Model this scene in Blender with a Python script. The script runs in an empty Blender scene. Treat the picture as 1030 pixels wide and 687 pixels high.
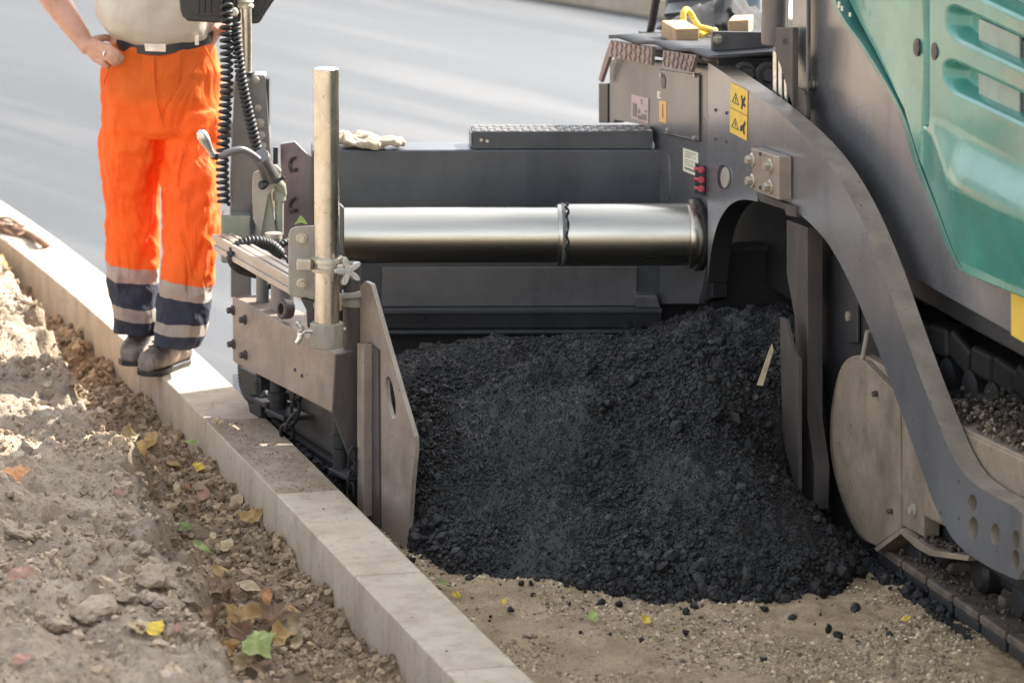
import bpy, bmesh, math, random
import numpy as np
from mathutils import Vector, Matrix, Quaternion
random.seed(7); RNG = np.random.default_rng(7)
scn = bpy.context.scene
COL = scn.collection
R = math.radians
V = Vector

# ------------------------------------------------------------------ camera frame
F = 5100.0; CX, CY = 515.0, 343.5
PITCH, ROLL = R(11.93), R(0.6)
CAM = V((0, 0, 3.72))
fw = V((0, math.cos(PITCH), -math.sin(PITCH)))
r0 = V((1, 0, 0)); u0 = V((0, math.sin(PITCH), math.cos(PITCH)))
rt = r0*math.cos(ROLL) + u0*math.sin(ROLL)
up = u0*math.cos(ROLL) - r0*math.sin(ROLL)
cd = bpy.data.cameras.new('camera'); cam = bpy.data.objects.new('camera', cd); COL.objects.link(cam)
M4 = Matrix((( rt.x, up.x, -fw.x, CAM.x), (rt.y, up.y, -fw.y, CAM.y), (rt.z, up.z, -fw.z, CAM.z), (0, 0, 0, 1)))
cam.matrix_world = M4
cd.sensor_width = 36; cd.lens = F/1030*36; cd.clip_end = 2000; cd.clip_start = .1
cd.dof.use_dof = True; cd.dof.focus_distance = 15.2; cd.dof.aperture_fstop = 4.0
scn.camera = cam

def ray(x, y): return fw + rt*((x-CX)/F) - up*((y-CY)/F)
def depth(p): return (p-CAM).dot(fw)
def meters(px, p): return px*depth(p)/F
def PZ(x, y, z): d = ray(x, y); return CAM + d*((z-CAM.z)/d.z)
def PPL(x, y, p0, nrm): d = ray(x, y); return CAM + d*((p0-CAM).dot(nrm)/d.dot(nrm))
def PY(x, y, Y): d = ray(x, y); return CAM + d*((Y-CAM.y)/d.y)
def proj(p):
    q = p-CAM; k = F/q.dot(fw); return (CX+q.dot(rt)*k, CY-q.dot(up)*k)
def away(yaw): return V((-math.sin(yaw), math.cos(yaw), 0))
def vpx(yaw):
    q = away(yaw); k = F/q.dot(fw); return CX+q.dot(rt)*k, CY-q.dot(up)*k
def solve(fn, a, b):
    fa = fn(a)
    for _ in range(60):
        m = (a+b)/2; fm = fn(m)
        if (fm > 0) == (fa > 0): a, fa = m, fm
        else: b = m
    return (a+b)/2
YAW = solve(lambda t: vpx(t)[0]+1000, R(2), R(40))
T = away(YAW); U = -T; N = V((T.y, -T.x, 0))            # tractor frame: U travel, N to its inner side
def sl(t):
    vx, vy = vpx(t); return (330-vy)/(285-vx)-.55
YAW2 = solve(sl, R(5), R(40))
T2 = away(YAW2); U2 = -T2; N2 = V((T2.y, -T2.x, 0))     # screed end frame
S = V((math.cos(R(4)), math.sin(R(4)), 0)); SN = V((S.y, -S.x, 0))   # screed axis, SN faces the camera
ZU = V((0, 0, 1))
nF = N.dot(PZ(1030, 675, 0))-.08
def PN(x, y, dn=0.): return PPL(x, y, N*(nF+dn), N)
LP = PY(337, 357, 14.93); nL = N2.dot(LP); uL = U2.dot(LP)
def PL(x, y, dn=0.): return PPL(x, y, N2*(nL+dn), N2)
def PU(x, y, du=0.): return PPL(x, y, U2*(uL+du), U2)
CYL = PN(700, 236)
def PS(x, y, back=0.): return PPL(x, y, CYL-SN*back, SN)

# ------------------------------------------------------------------ objects
WLOC = {}
class MB:
    def __init__(s): s.v = []; s.f = []
    def add(s, vs, fs):
        o = len(s.v); s.v += [V(p) for p in vs]; s.f += [tuple(i+o for i in f) for f in fs]; return s
    def prism(s, pts, vec, holes=()):
        pts = [V(p) for p in pts]; vec = V(vec)
        nrm = V((0, 0, 0))
        for i in range(len(pts)):
            a, b = pts[i], pts[(i+1) % len(pts)]
            nrm += (a-pts[0]).cross(b-pts[0])
        if nrm.dot(vec) > 0: pts.reverse()                 # cap seen from -vec
        loop = list(pts); loops = [pts]
        for h in holes:
            h = [V(p) for p in h]; hn = V((0, 0, 0))
            for i in range(len(h)): hn += (h[i]-h[0]).cross(h[(i+1) % len(h)]-h[0])
            if hn.dot(vec) < 0: h.reverse()                # opposite winding to the outline
            loops.append(h)
            bi, bj = min(((i, j) for i in range(len(loop)) for j in range(len(h))), key=lambda q: (loop[q[0]]-h[q[1]]).length)
            loop = loop[:bi+1] + h[bj:] + h[:bj+1] + loop[bi:]
        if holes:
            n = len(loop)
            s.add(loop, [tuple(range(n))])
            s.add([p+vec for p in loop], [tuple(reversed(range(n)))])
            for L in loops:
                n = len(L)
                s.add(L+[p+vec for p in L], [(i, i+n, (i+1) % n+n, (i+1) % n) for i in range(n)])
        else:
            n = len(pts)
            s.add(pts+[p+vec for p in pts], [tuple(range(n)), tuple(reversed(range(n, 2*n)))] + [(i, i+n, (i+1) % n+n, (i+1) % n) for i in range(n)])
        return s
    def box(s, c, a, b, d):                                # centre and three half axes
        c, a, b, d = V(c), V(a), V(b), V(d)
        return s.prism([c-a-b-d, c+a-b-d, c+a+b-d, c-a+b-d], d*2)
    def tube(s, pts, r, n=12, caps=True):
        pts = [V(p) for p in pts]; m = len(pts)
        rs = r if hasattr(r, '__len__') else [r]*m
        tg = [(pts[min(i+1, m-1)]-pts[max(i-1, 0)]).normalized() for i in range(m)]
        a = tg[0].orthogonal().normalized(); vs = []
        for i in range(m):
            a = (a-tg[i]*a.dot(tg[i])).normalized(); b = tg[i].cross(a)
            for k in range(n):
                w = 2*math.pi*k/n; vs.append(pts[i]+(a*math.cos(w)+b*math.sin(w))*rs[i])
        fs = [(i*n+k, i*n+(k+1) % n, (i+1)*n+(k+1) % n, (i+1)*n+k) for i in range(m-1) for k in range(n)]
        if caps: fs += [tuple(reversed(range(n))), tuple(range((m-1)*n, m*n))]
        return s.add(vs, fs)
    def cyl(s, p0, p1, r, r1=None, n=28): return s.tube([p0, p1], [r, r if r1 is None else r1], n)
    def lathe(s, p, ax, prof, n=28):                       # profile of (height along ax, radius)
        ax = V(ax).normalized(); a = ax.orthogonal().normalized(); b = ax.cross(a); vs = []
        for h, r in prof:
            for k in range(n):
                w = 2*math.pi*k/n; vs.append(V(p)+ax*h+(a*math.cos(w)+b*math.sin(w))*max(r, 1e-5))
        m = len(prof)
        fs = [(i*n+k, i*n+(k+1) % n, (i+1)*n+(k+1) % n, (i+1)*n+k) for i in range(m-1) for k in range(n)]
        fs += [tuple(reversed(range(n))), tuple(range((m-1)*n, m*n))]
        return s.add(vs, fs)
    def loft(s, rings):                                    # rings of equal length
        n = len(rings[0]); m = len(rings); vs = [p for r_ in rings for p in r_]
        fs = [(i*n+k, i*n+(k+1) % n, (i+1)*n+(k+1) % n, (i+1)*n+k) for i in range(m-1) for k in range(n)]
        fs += [tuple(reversed(range(n))), tuple(range((m-1)*n, m*n))]
        return s.add(vs, fs)
    def bolt(s, p, ax, r=.014, h=.014, washer=True):
        ax = V(ax).normalized(); p = V(p)
        if washer: s.lathe(p, ax, [(-.004, r*1.45), (.003, r*1.45), (.004, r*1.35)], 20)
        s.lathe(p, ax, [(-.003, r), (h*.85, r), (h, r*.88)], 6)
        return s
    def build(s, name, mat, parent=None, bevel=0., smooth=35, seg=2):
        me = bpy.data.meshes.new(name)
        c = sum(s.v, V((0, 0, 0)))/max(1, len(s.v))
        me.from_pydata([tuple(p-c) for p in s.v], [], s.f); me.update()
        bm = bmesh.new(); bm.from_mesh(me); bmesh.ops.recalc_face_normals(bm, faces=bm.faces); bm.to_mesh(me); bm.free()
        if smooth:
            me.shade_smooth(); me.set_sharp_from_angle(angle=R(smooth))
        o = link(name, me, mat, parent, c)
        if bevel:
            b = o.modifiers.new('bevel', 'BEVEL'); b.width = bevel; b.segments = seg; b.limit_method = 'ANGLE'; b.angle_limit = R(40)
            b.harden_normals = True
        return o
def link(name, me, mat, parent=None, loc=V((0, 0, 0))):
    o = bpy.data.objects.new(name, me); COL.objects.link(o)
    if mat: me.materials.append(mat)
    if parent is not None:
        o.parent = parent; o.location = loc-WLOC[parent.name]
    else: o.location = loc
    WLOC[o.name] = V(loc); return o
def tag(o, label, cat, group=None):
    o['label'] = label; o['category'] = cat
    if group: o['group'] = group
    return o
def empty(name, loc, label, cat, group=None):
    o = bpy.data.objects.new(name, None); COL.objects.link(o); o.location = loc; WLOC[o.name] = V(loc); o.empty_display_size = .1
    return tag(o, label, cat, group)
def np_mesh(name, verts, faces, mat, kind=None, smooth=False):
    me = bpy.data.meshes.new(name); n, m, k = len(verts), len(faces), faces.shape[1]
    me.vertices.add(n); me.vertices.foreach_set('co', np.ascontiguousarray(verts, dtype=np.float32).ravel())
    me.loops.add(m*k); me.loops.foreach_set('vertex_index', np.ascontiguousarray(faces, dtype=np.int32).ravel())
    me.polygons.add(m); me.polygons.foreach_set('loop_start', np.arange(0, m*k, k, dtype=np.int32))
    me.polygons.foreach_set('use_smooth', np.full(m, smooth)); me.update(calc_edges=True); me.validate()
    o = link(name, me, mat)
    if kind: o['kind'] = kind
    return o
def hash2(ix, iy, s):
    h = (ix.astype(np.int64)*374761393+iy.astype(np.int64)*668265263+s*1442695041) & 0x7fffffff
    h = ((h ^ (h >> 13))*1274126177) & 0x7fffffff
    return ((h ^ (h >> 16)) & 0xffff)/65535.
def vnoise(x, y, s=0):
    x0, y0 = np.floor(x), np.floor(y); fx, fy = x-x0, y-y0; fx = fx*fx*(3-2*fx); fy = fy*fy*(3-2*fy)
    x0 = x0.astype(np.int64)+5000; y0 = y0.astype(np.int64)+5000
    a = hash2(x0, y0, s)*(1-fx)+hash2(x0+1, y0, s)*fx; b = hash2(x0, y0+1, s)*(1-fx)+hash2(x0+1, y0+1, s)*fx
    return a*(1-fy)+b*fy-.5
def fbm(x, y, sc, octv=4, s=0, gain=.5):
    t = 0; a = 1
    for i in range(octv): t = t+a*vnoise(x*sc+17.3*i, y*sc+9.1*i, s+i); sc *= 2.03; a *= gain
    return t
def grid_faces(nr, nc):
    i = np.arange(nr-1)[:, None]*nc+np.arange(nc-1)[None]; i = i.ravel()
    return np.stack([i, i+1, i+nc+1, i+nc], 1)
def ico_templates(sub, k, rough, squash=.75):
    out = []
    for j in range(k):
        bm = bmesh.new(); bmesh.ops.create_icosphere(bm, subdivisions=sub, radius=1)
        vs = np.array([v.co[:] for v in bm.verts]); fs = np.array([[v.index for v in f.verts] for f in bm.faces]); bm.free()
        d = 1+rough*(RNG.random(len(vs))-.5)*2
        if sub > 1:
            q = RNG.normal(size=(7, 3)); q /= np.linalg.norm(q, axis=1)[:, None]; cut = RNG.uniform(.55, .9, 7)
            for a, b in zip(q, cut):
                e = vs@a; vs = vs-np.where(e > b, e-b, 0)[:, None]*a
        out.append((vs*d[:, None]*np.array([1, RNG.uniform(.7, 1), RNG.uniform(squash*.8, squash*1.1)]), fs))
    return out
def rand_rot(n, flat=False):
    if flat:
        q = np.zeros((n, 4)); a = RNG.uniform(0, np.pi, n); q[:, 0] = np.cos(a); q[:, 3] = np.sin(a); q[:, 1:3] = RNG.normal(0, .12, (n, 2))
    else: q = RNG.normal(size=(n, 4))
    q /= np.linalg.norm(q, axis=1)[:, None]; w, x, y, z = q.T
    return np.stack([1-2*(y*y+z*z), 2*(x*y-z*w), 2*(x*z+y*w), 2*(x*y+z*w), 1-2*(x*x+z*z), 2*(y*z-x*w), 2*(x*z-y*w), 2*(y*z+x*w), 1-2*(x*x+y*y)], 1).reshape(n, 3, 3)
def scatter(P, size, temps, flat=False):
    n = len(P); which = RNG.integers(0, len(temps), n); Vs, Fs, off = [], [], 0
    for j, (tv, tf) in enumerate(temps):
        idx = np.where(which == j)[0]
        if not len(idx): continue
        rm = rand_rot(len(idx), flat)
        vv = np.einsum('nij,vj->nvi', rm, tv)*size[idx][:, None, None]+P[idx][:, None, :]
        ff = tf[None]+(np.arange(len(idx))*len(tv))[:, None, None]+off
        Vs.append(vv.reshape(-1, 3)); Fs.append(ff.reshape(-1, 3)); off += len(idx)*len(tv)
    return np.concatenate(Vs), np.concatenate(Fs)

# ------------------------------------------------------------------ materials
def nodes(name):
    m = bpy.data.materials.new(name); m.use_nodes = True; nt = m.node_tree
    b = nt.nodes['Principled BSDF']
    return m, nt, b
def nd(nt, typ, **kw):
    n = nt.nodes.new(typ)
    for k, v in kw.items():
        if k.startswith('_'): setattr(n, k[1:], v)
        else: n.inputs[k.replace('_', ' ')].default_value = v
    return n
def ramp(nt, src, stops):
    r = nt.nodes.new('ShaderNodeValToRGB'); e = r.color_ramp.elements
    while len(e) > 1: e.remove(e[-1])
    e[0].position, e[0].color = stops[0][0], c4(stops[0][1])
    for p, c in stops[1:]: q = e.new(p); q.color = c4(c)
    nt.links.new(src, r.inputs['Fac']); return r
def c4(c):
    if not hasattr(c, '__len__'): c = (c, c, c)
    return (c[0], c[1], c[2], 1)
def noise(nt, co, scale, detail=5, rough=.55, dist=0., stretch=None, rotz=0.):
    n = nd(nt, 'ShaderNodeTexNoise', Scale=scale, Detail=detail, Roughness=rough, Distortion=dist)
    if stretch:
        mp = nt.nodes.new('ShaderNodeMapping'); mp.inputs['Scale'].default_value = stretch; mp.vector_type = 'TEXTURE' if rotz else 'POINT'; mp.inputs['Rotation'].default_value = (0, 0, rotz)
        if rotz: mp.inputs['Scale'].default_value = tuple(1/q for q in stretch)
        nt.links.new(co, mp.inputs['Vector']); co = mp.outputs[0]
    nt.links.new(co, n.inputs['Vector']); return n.outputs['Fac']
def mixc(nt, fac, a, b, typ='MIX'):
    m = nt.nodes.new('ShaderNodeMix'); m.data_type = 'RGBA'; m.blend_type = typ
    if hasattr(fac, 'is_linked'): nt.links.new(fac, m.inputs[0])
    else: m.inputs[0].default_value = fac
    for k, q in ((6, a), (7, b)):
        if hasattr(q, 'is_linked'): nt.links.new(q, m.inputs[k])
        else: m.inputs[k].default_value = c4(q)
    return m.outputs[2]
def bump(nt, b, h, strength, dist=.01):
    n = nd(nt, 'ShaderNodeBump', Strength=strength, Distance=dist); nt.links.new(h, n.inputs['Height'])
    nt.links.new(n.outputs[0], b.inputs['Normal']); return n
def geo(nt): return nt.nodes.new('ShaderNodeNewGeometry').outputs['Position']
def paint(name, col, dust=(.30, .25, .21), amt=.35, rough=.42, metal=0., scale=5., bmp=.06, coat=0., spots=.0, spotcol=(.02, .02, .02), streak=True, grime=.45):
    m, nt, b = nodes(name); p = geo(nt)
    n1 = noise(nt, p, scale, 6, .6, .4); n2 = noise(nt, p, scale*5, 4, .6)
    lo = tuple(q*.78 for q in col); hi = tuple(min(1, q*1.18) for q in col)
    c = mixc(nt, ramp(nt, n1, [(.3, 0), (.7, 1)]).outputs[0], lo, hi)
    dn = noise(nt, p, scale*1.6, 7, .68, .6, (1, 1, .35) if streak else None)
    k = ramp(nt, dn, [(.42, 0), (.75, amt)])
    c = mixc(nt, k.outputs[0], c, dust)
    if grime:
        gr = noise(nt, p, 2.2, 6, .72, .3, (5, 5, .8) if streak else (2.6, 2.6, 2)); g2 = noise(nt, p, 3.1, 5, .65, .8)
        k2 = ramp(nt, mixc(nt, .45, gr, g2), [(.52, 0), (.70, grime)]); c = mixc(nt, k2.outputs[0], c, tuple(q*.35 for q in col))
    if spots:
        sp = ramp(nt, noise(nt, p, 55, 3, .7), [(.68-.1*spots, 0), (.74-.06*spots, 1)]); c = mixc(nt, sp.outputs[0], c, spotcol)
    nt.links.new(c, b.inputs['Base Color'])
    n5 = noise(nt, p, scale*.8, 2, .5); rr = ramp(nt, n5, [(.25, max(.05, rough-.08)), (.8, min(1, rough+.12))]); nt.links.new(rr.outputs[0], b.inputs['Roughness'])
    b.inputs['Metallic'].default_value = metal; b.inputs['Coat Weight'].default_value = coat; b.inputs['Coat Roughness'].default_value = .08
    if bmp: bump(nt, b, n2, bmp, .004)
    return m
def plain(name, col, rough=.5, metal=0., var=.15, scale=30., bmp=0.):
    m, nt, b = nodes(name); p = geo(nt); n = noise(nt, p, scale, 4)
    c = mixc(nt, ramp(nt, n, [(.3, 0), (.7, 1)]).outputs[0], tuple(q*(1-var) for q in col), tuple(min(1, q*(1+var)) for q in col))
    nt.links.new(c, b.inputs['Base Color']); b.inputs['Roughness'].default_value = rough; b.inputs['Metallic'].default_value = metal
    if bmp: bump(nt, b, n, bmp, .004)
    return m
def grains(name, c0, c1, c2, rough=.9, big=3., fine=60., bmp=.5, dist=.01, isl=.0, spec=.3, moist=None):
    m, nt, b = nodes(name); p = geo(nt)
    n1 = noise(nt, p, big, 6, .62, .3); n2 = noise(nt, p, fine, 5, .7)
    c = mixc(nt, ramp(nt, n1, [(.32, 0), (.68, 1)]).outputs[0], c0, c1)
    c = mixc(nt, ramp(nt, n2, [(.52, 0), (.72, 1)]).outputs[0], c, c2)
    if moist:
        at = nt.nodes.new('ShaderNodeAttribute'); at.attribute_name = 'moist'; c = mixc(nt, at.outputs['Fac'], c, mixc(nt, n2, tuple(q*1.15 for q in moist), tuple(q*.8 for q in moist)))
    if isl:
        g = nt.nodes.new('ShaderNodeNewGeometry')
        ri = ramp(nt, g.outputs['Random Per Island'], [(0, 1-isl), (1, 1+isl)])
        c = mixc(nt, 1., c, ri.outputs[0], 'MULTIPLY')
    nt.links.new(c, b.inputs['Base Color']); b.inputs['Roughness'].default_value = rough; b.inputs['Specular IOR Level'].default_value = spec
    bump(nt, b, n2, bmp, dist); return m
MT = {}
MT['grey'] = paint('grey_paint', (.16, .155, .155), amt=.2, rough=.34, metal=.35, bmp=.0)
MT['worn'] = paint('worn_edge', (.30, .25, .20), dust=(.42, .36, .29), amt=.6, rough=.45, metal=.3, scale=9, spots=.2)
MT['flank'] = paint('flank_paint', (.27, .27, .278), dust=(.34, .32, .305), amt=.25, rough=.29, metal=.6, bmp=0, scale=2., spots=.1)
MT['dark'] = paint('dark_paint', (.024, .024, .026), dust=(.075, .066, .058), amt=.3, rough=.45)
MT['soot_shade'] = paint('sooty_shaded_steel', (.010, .010, .011), dust=(.035, .031, .028), amt=.3, rough=.6, bmp=.3)  # soot, and on the arch faces shade put into the colour
MT['wall'] = paint('screed_paint', (.062, .066, .073), dust=(.12, .12, .12), amt=.25, rough=.38, metal=.1)
MT['brown'] = paint('dusty_steel', (.25, .20, .165), dust=(.42, .33, .26), amt=.6, rough=.5, metal=.2, spots=.15, streak=False, grime=.6)
MT['brownd'] = paint('rusty_dark_steel', (.060, .049, .043), dust=(.17, .135, .11), amt=.4, rough=.6)
MT['tan'] = paint('dirty_tan_steel', (.27, .21, .15), dust=(.13, .105, .085), amt=.75, rough=.6, spots=.3, grime=.8, streak=False)
MT['beige'] = paint('dusty_bracket', (.36, .32, .26), dust=(.20, .18, .15), amt=.4, rough=.5)
MT['steel'] = plain('bright_steel', (.62, .58, .50), .26, 1., .12, 12)
MT['galv'] = paint('galvanised_pipe', (.60, .575, .51), dust=(.20, .17, .12), amt=.5, rough=.26, metal=1., scale=9, spots=.15, spotcol=(.10, .07, .04))
MT['zinc'] = paint('zinc_bolt', (.55, .50, .40), dust=(.3, .26, .2), amt=.4, rough=.4, metal=.7, scale=30)
MT['alu'] = paint('dusty_aluminium', (.48, .42, .36), dust=(.3, .25, .2), amt=.4, rough=.42, metal=.5)
MT['black'] = plain('black_plastic', (.022, .022, .024), .35, 0, .2, 40)
MT['rubber'] = plain('black_rubber', (.02, .02, .021), .55, 0, .3, 60, .2)
MT['green'] = paint('green_paint', (.060, .25, .195), dust=(.14, .25, .205), amt=.3, rough=.27, bmp=0, coat=.3, streak=False, grime=.2)
MT['greenpale'] = paint('pale_green_fin', (.21, .31, .27), amt=.1, rough=.3, bmp=0)
MT['olive'] = paint('olive_grey_paint', (.24, .25, .19), dust=(.3, .28, .22), amt=.4, rough=.4)
MT['pinkish'] = paint('end_plate_paint', (.20, .165, .175), dust=(.30, .24, .24), amt=.4, rough=.35, metal=.25)
MT['yellow'] = plain('yellow_label', (.72, .47, .06), .5, 0, .06)
MT['orange_label'] = plain('orange_label', (.70, .40, .12), .5, 0, .06)
MT['white_label'] = plain('white_label', (.70, .66, .52), .5, 0, .06)
MT['pink_label'] = plain('worn_label', (.42, .33, .31), .5, 0, .12)
MT['ink'] = plain('label_ink', (.025, .022, .02), .6, 0, .1)
MT['inkgrey'] = plain('faded_ink', (.16, .14, .13), .6, 0, .1)
MT['red'] = plain('red_cap', (.42, .03, .05), .4, 0, .15)
MT['wood'] = None
MT['silver'] = plain('worn_silver', (.62, .60, .56), .3, .9, .2, 40)
# ------------------------------------------------------------------ setting: ground, soil, kerb, asphalt
ZK, ZR, ZB = .15, .115, 0.                                 # kerb top, laid asphalt, gravel base
kp = [PZ(x, y, ZK) for x, y in [(-150, 150), (-60, 188), (0, 232), (33, 262), (68, 294), (108, 337), (153, 379), (213, 431), (279, 496), (367, 584), (470, 688), (560, 782), (660, 890)]]
ky = np.array([p.y for p in kp])[::-1]; kx = np.array([p.x for p in kp])[::-1]
cf = np.polyfit(ky, kx, 3)
def KX(y): return np.polyval(cf, y)                        # left edge of the kerb top
def kpt(y): return V((float(KX(y)), y, 0))
def kdir(y): return (kpt(y+.05)-kpt(y-.05)).normalized()
YK0, YK1 = kp[-1].y-.6, kp[0].y+.3
KW = .197
rp = [PZ(x, y, .13) for x, y in [(-110, 120), (-40, 210), (30, 320), (75, 385), (108, 440), (150, 490), (186, 560), (212, 630), (245, 700), (300, 790)]]
ry = np.array([p.y for p in rp])[::-1]; rx = np.array([p.x for p in rp])[::-1]
def RX(y): return np.interp(y, ry, rx)
def soil_z(x, y):
    x = np.asarray(x, float); y = np.asarray(y, float)
    dk = KX(y)-x                                           # distance left of the kerb
    dr = RX(y)-x + .10*fbm(x, y, 8., 4, 3, .6)+.10*fbm(x, y, 3., 2, 5)
    s = np.clip(dr/.10+.5, 0, 1); s = s*s*(3-2*s)
    trench = -.035+.05*fbm(x, y, 5, 3, 11)+.07*np.clip(fbm(x, y, 13, 5, 12, .6), -.15, 1)+.03*np.clip(.12-dk, 0, .1)/.1
    trench = trench+.10*np.clip(1-(np.abs(y-17.3)/1.3), 0, 1)*0
    far = np.clip((y-15.2)/3, 0, 1)
    bank = .14+.05*np.clip(dr/.5, 0, 1)+.08*fbm(x, y, 2.2, 3, 21)+.085*fbm(x, y, 5, 5, 22, .55)+.05*np.abs(fbm(x, y, 13, 5, 23, .6))+.05*far
    return trench*(1-s)+bank*s
y_ = np.arange(11.2, 19.6, .014); w_ = np.linspace(0, 1, 150)
YY, WW = np.meshgrid(y_, w_, indexing='ij'); XX = KX(YY)+.02-WW*2.1
vs = np.stack([XX, YY, soil_z(XX, YY)], -1).reshape(-1, 3)
MT['soil'] = grains('dry_soil', (.27, .21, .155), (.46, .375, .285), (.165, .118, .08), .95, 4.5, 60, 1., .014, 0, .3, (.30, .225, .148))
def moisture(o, v):
    d_ = RX(v[:, 1])-v[:, 0]; m_ = np.clip(.5-d_/.09+.8*fbm(v[:, 0], v[:, 1], 9., 3, 44), 0, 1)
    at = o.data.attributes.new('moist', 'FLOAT', 'POINT'); at.data.foreach_set('value', m_.astype(np.float32))
o = np_mesh('soil', vs, grid_faces(len(y_), 150), MT['soil'], 'structure', True); moisture(o, vs)
MT['clod'] = grains('soil_clods', (.29, .22, .155), (.46, .365, .265), (.17, .125, .085), .95, 4, 90, .6, .006, .45, .3, (.33, .245, .16))
n = 46000
Y = RNG.uniform(11.4, 19.4, n); w = RNG.random(n)**1.6; X = KX(Y)-.01-w*1.7
sz = .003+.020*RNG.random(n)**5+.004*RNG.random(n)
tr = X > RX(Y); sz = np.where(tr, .0025+(sz-.003)*.75, .0022+(sz-.003)*.5)
dens = fbm(X, Y, 3., 3, 40)+RNG.normal(0, .12, n) > -.08; keep = dens | tr
X, Y, sz = X[keep], Y[keep], sz[keep]
P = np.stack([X, Y, soil_z(X, Y)+sz*.25], 1)
big = RNG.random(len(P)) < .012; sz = np.where(big, sz*1.9, sz)
def lumpy(k):
    out = []
    for j in range(k):
        tv, tf = ico_templates(2, 1, .03, .8)[0]; d_ = 1+.95*fbm(tv[:, 0]*1.5+7*j, tv[:, 1]*1.5+tv[:, 2]*1.9+3*j, 1.4, 3, 33+j); out.append((tv*(d_*(1+.22*(RNG.random(len(tv))-.5)))[:, None], tf))
    return out
v_, f_ = scatter(P, sz, lumpy(10))
moisture(np_mesh('soil_clods', v_, f_, MT['clod'], 'stuff', False), v_)

n = 900
Y = RNG.uniform(11.5, 18.5, n); X = RX(Y)+.02-RNG.random(n)**1.4*1.3; sz = .012+.030*RNG.random(n)**2.5
v_, f_ = scatter(np.stack([X, Y, soil_z(X, Y)-sz*.12], 1), sz, [(a_*np.array([1, .9, .7]), b2_) for a_, b2_ in lumpy(12)], False)
moisture(np_mesh('soil_lumps', v_, f_, MT['clod'], 'stuff', False), v_)
# gravel base: a broad sheet plus a fine bumpy patch in view
MT['gravelbase'] = grains('gravel_base', (.28, .20, .12), (.47, .35, .215), (.12, .09, .065), .9, 7, 110, .8, .008)
MB().add([(-150, -60, -.09), (150, -60, -.09), (150, 300, -.09), (-150, 300, -.09)], [(0, 1, 2, 3)]).build('ground', MT['soil'])['kind'] = 'structure'
def base_z(x, y):
    return .018*fbm(x, y, 5, 3, 51)+.014*fbm(x, y, 30, 4, 52, .6)
yb = np.arange(11.3, 17.0, .012); xb = np.linspace(0, 1, 260)
YY, WW = np.meshgrid(yb, xb, indexing='ij'); XX = KX(YY)+.10+WW*3.4
vs = np.stack([XX, YY, base_z(XX, YY)], -1).reshape(-1, 3)
np_mesh('road_base', vs, grid_faces(len(yb), 260), MT['gravelbase'], 'structure', True)
MT['stone_chip'] = grains('gravel_chips', (.28, .21, .135), (.50, .41, .29), (.16, .12, .085), .9, 40, 120, .3, .004, .75)
n = 75000
Y = RNG.uniform(12.8, 14.9, n); X = KX(Y)+KW+.01+RNG.random(n)**.9*1.9
sz = .0011+.0085*RNG.random(n)**10+.0018*RNG.random(n); dn_ = fbm(X, Y, 3.5, 3, 57); kk_ = dn_+RNG.normal(0, .15, n) > -.08; X, Y, sz = X[kk_], Y[kk_], sz[kk_]; P = np.stack([X, Y, base_z(X, Y)-sz*.1], 1)
v_, f_ = scatter(P, sz, ico_templates(1, 7, .3))
np_mesh('gravel', v_, f_, MT['stone_chip'], 'stuff')

# laid asphalt behind the screed
m, nt, b = nodes('laid_asphalt'); p = geo(nt)
n1 = noise(nt, p, .55, 4, .5, .5, (1.8, .25, 1), .68); n2 = noise(nt, p, 160, 4, .7); n3 = noise(nt, p, .9, 5, .6, .3, (2.6, .22, 1), .62)
c = mixc(nt, ramp(nt, n1, [(.35, 0), (.66, 1)]).outputs[0], (.027, .031, .035), (.046, .049, .052))
c = mixc(nt, ramp(nt, n3, [(.50, 0), (.66, .8)]).outputs[0], c, (.085, .083, .081))
c = mixc(nt, ramp(nt, n2, [(.5, 0), (.8, .5)]).outputs[0], c, (.10, .10, .098))
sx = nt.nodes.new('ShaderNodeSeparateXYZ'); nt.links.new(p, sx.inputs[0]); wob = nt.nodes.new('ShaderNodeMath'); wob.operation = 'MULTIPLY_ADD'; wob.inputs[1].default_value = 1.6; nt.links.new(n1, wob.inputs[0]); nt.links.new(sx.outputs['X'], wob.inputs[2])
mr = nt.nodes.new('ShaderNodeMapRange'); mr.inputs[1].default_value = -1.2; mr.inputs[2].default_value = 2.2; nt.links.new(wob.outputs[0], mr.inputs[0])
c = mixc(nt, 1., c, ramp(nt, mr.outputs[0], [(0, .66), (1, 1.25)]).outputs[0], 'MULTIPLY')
nt.links.new(c, b.inputs['Base Color']); b.inputs['Roughness'].default_value = .52; bump(nt, b, n2, .5, .004)
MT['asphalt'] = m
yr = np.arange(15.75, 34, .2); L = [(float(KX(min(y, 22)))+.12 if y < 19.6 else float(KX(19.6)+.12+(y-19.6)*(KX(19.6)-KX(19.5))/.1), y) for y in yr]
yr2 = list(yr)
fe0, fe1 = PZ(547, 0, ZR), PZ(640, 15, ZR)
def far_edge(x): return fe0.y+(fe1.y-fe0.y)/(fe1.x-fe0.x)*(x-fe0.x)                    # near edge of the opposite kerb
bm_ = MB(); top = []
pts = [(x, y) for x, y in L if y < far_edge(x)]
x_end = pts[-1][0]
xr_ = fe0.x+(15.75-fe0.y)*(fe1.x-fe0.x)/(fe1.y-fe0.y); poly = pts+[(x_end, far_edge(x_end)), (xr_, 15.75)]
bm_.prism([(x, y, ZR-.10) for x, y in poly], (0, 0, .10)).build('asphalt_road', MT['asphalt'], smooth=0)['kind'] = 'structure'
MT['conc'] = None
m, nt, b = nodes('kerb_concrete'); p = geo(nt)
n1 = noise(nt, p, 5, 6, .6, .2); n2 = noise(nt, p, 130, 4, .7); n3 = noise(nt, p, 9, 5, .65, .3, (1, 1, .25)); n4 = noise(nt, p, 32, 5, .7, .3)
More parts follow.
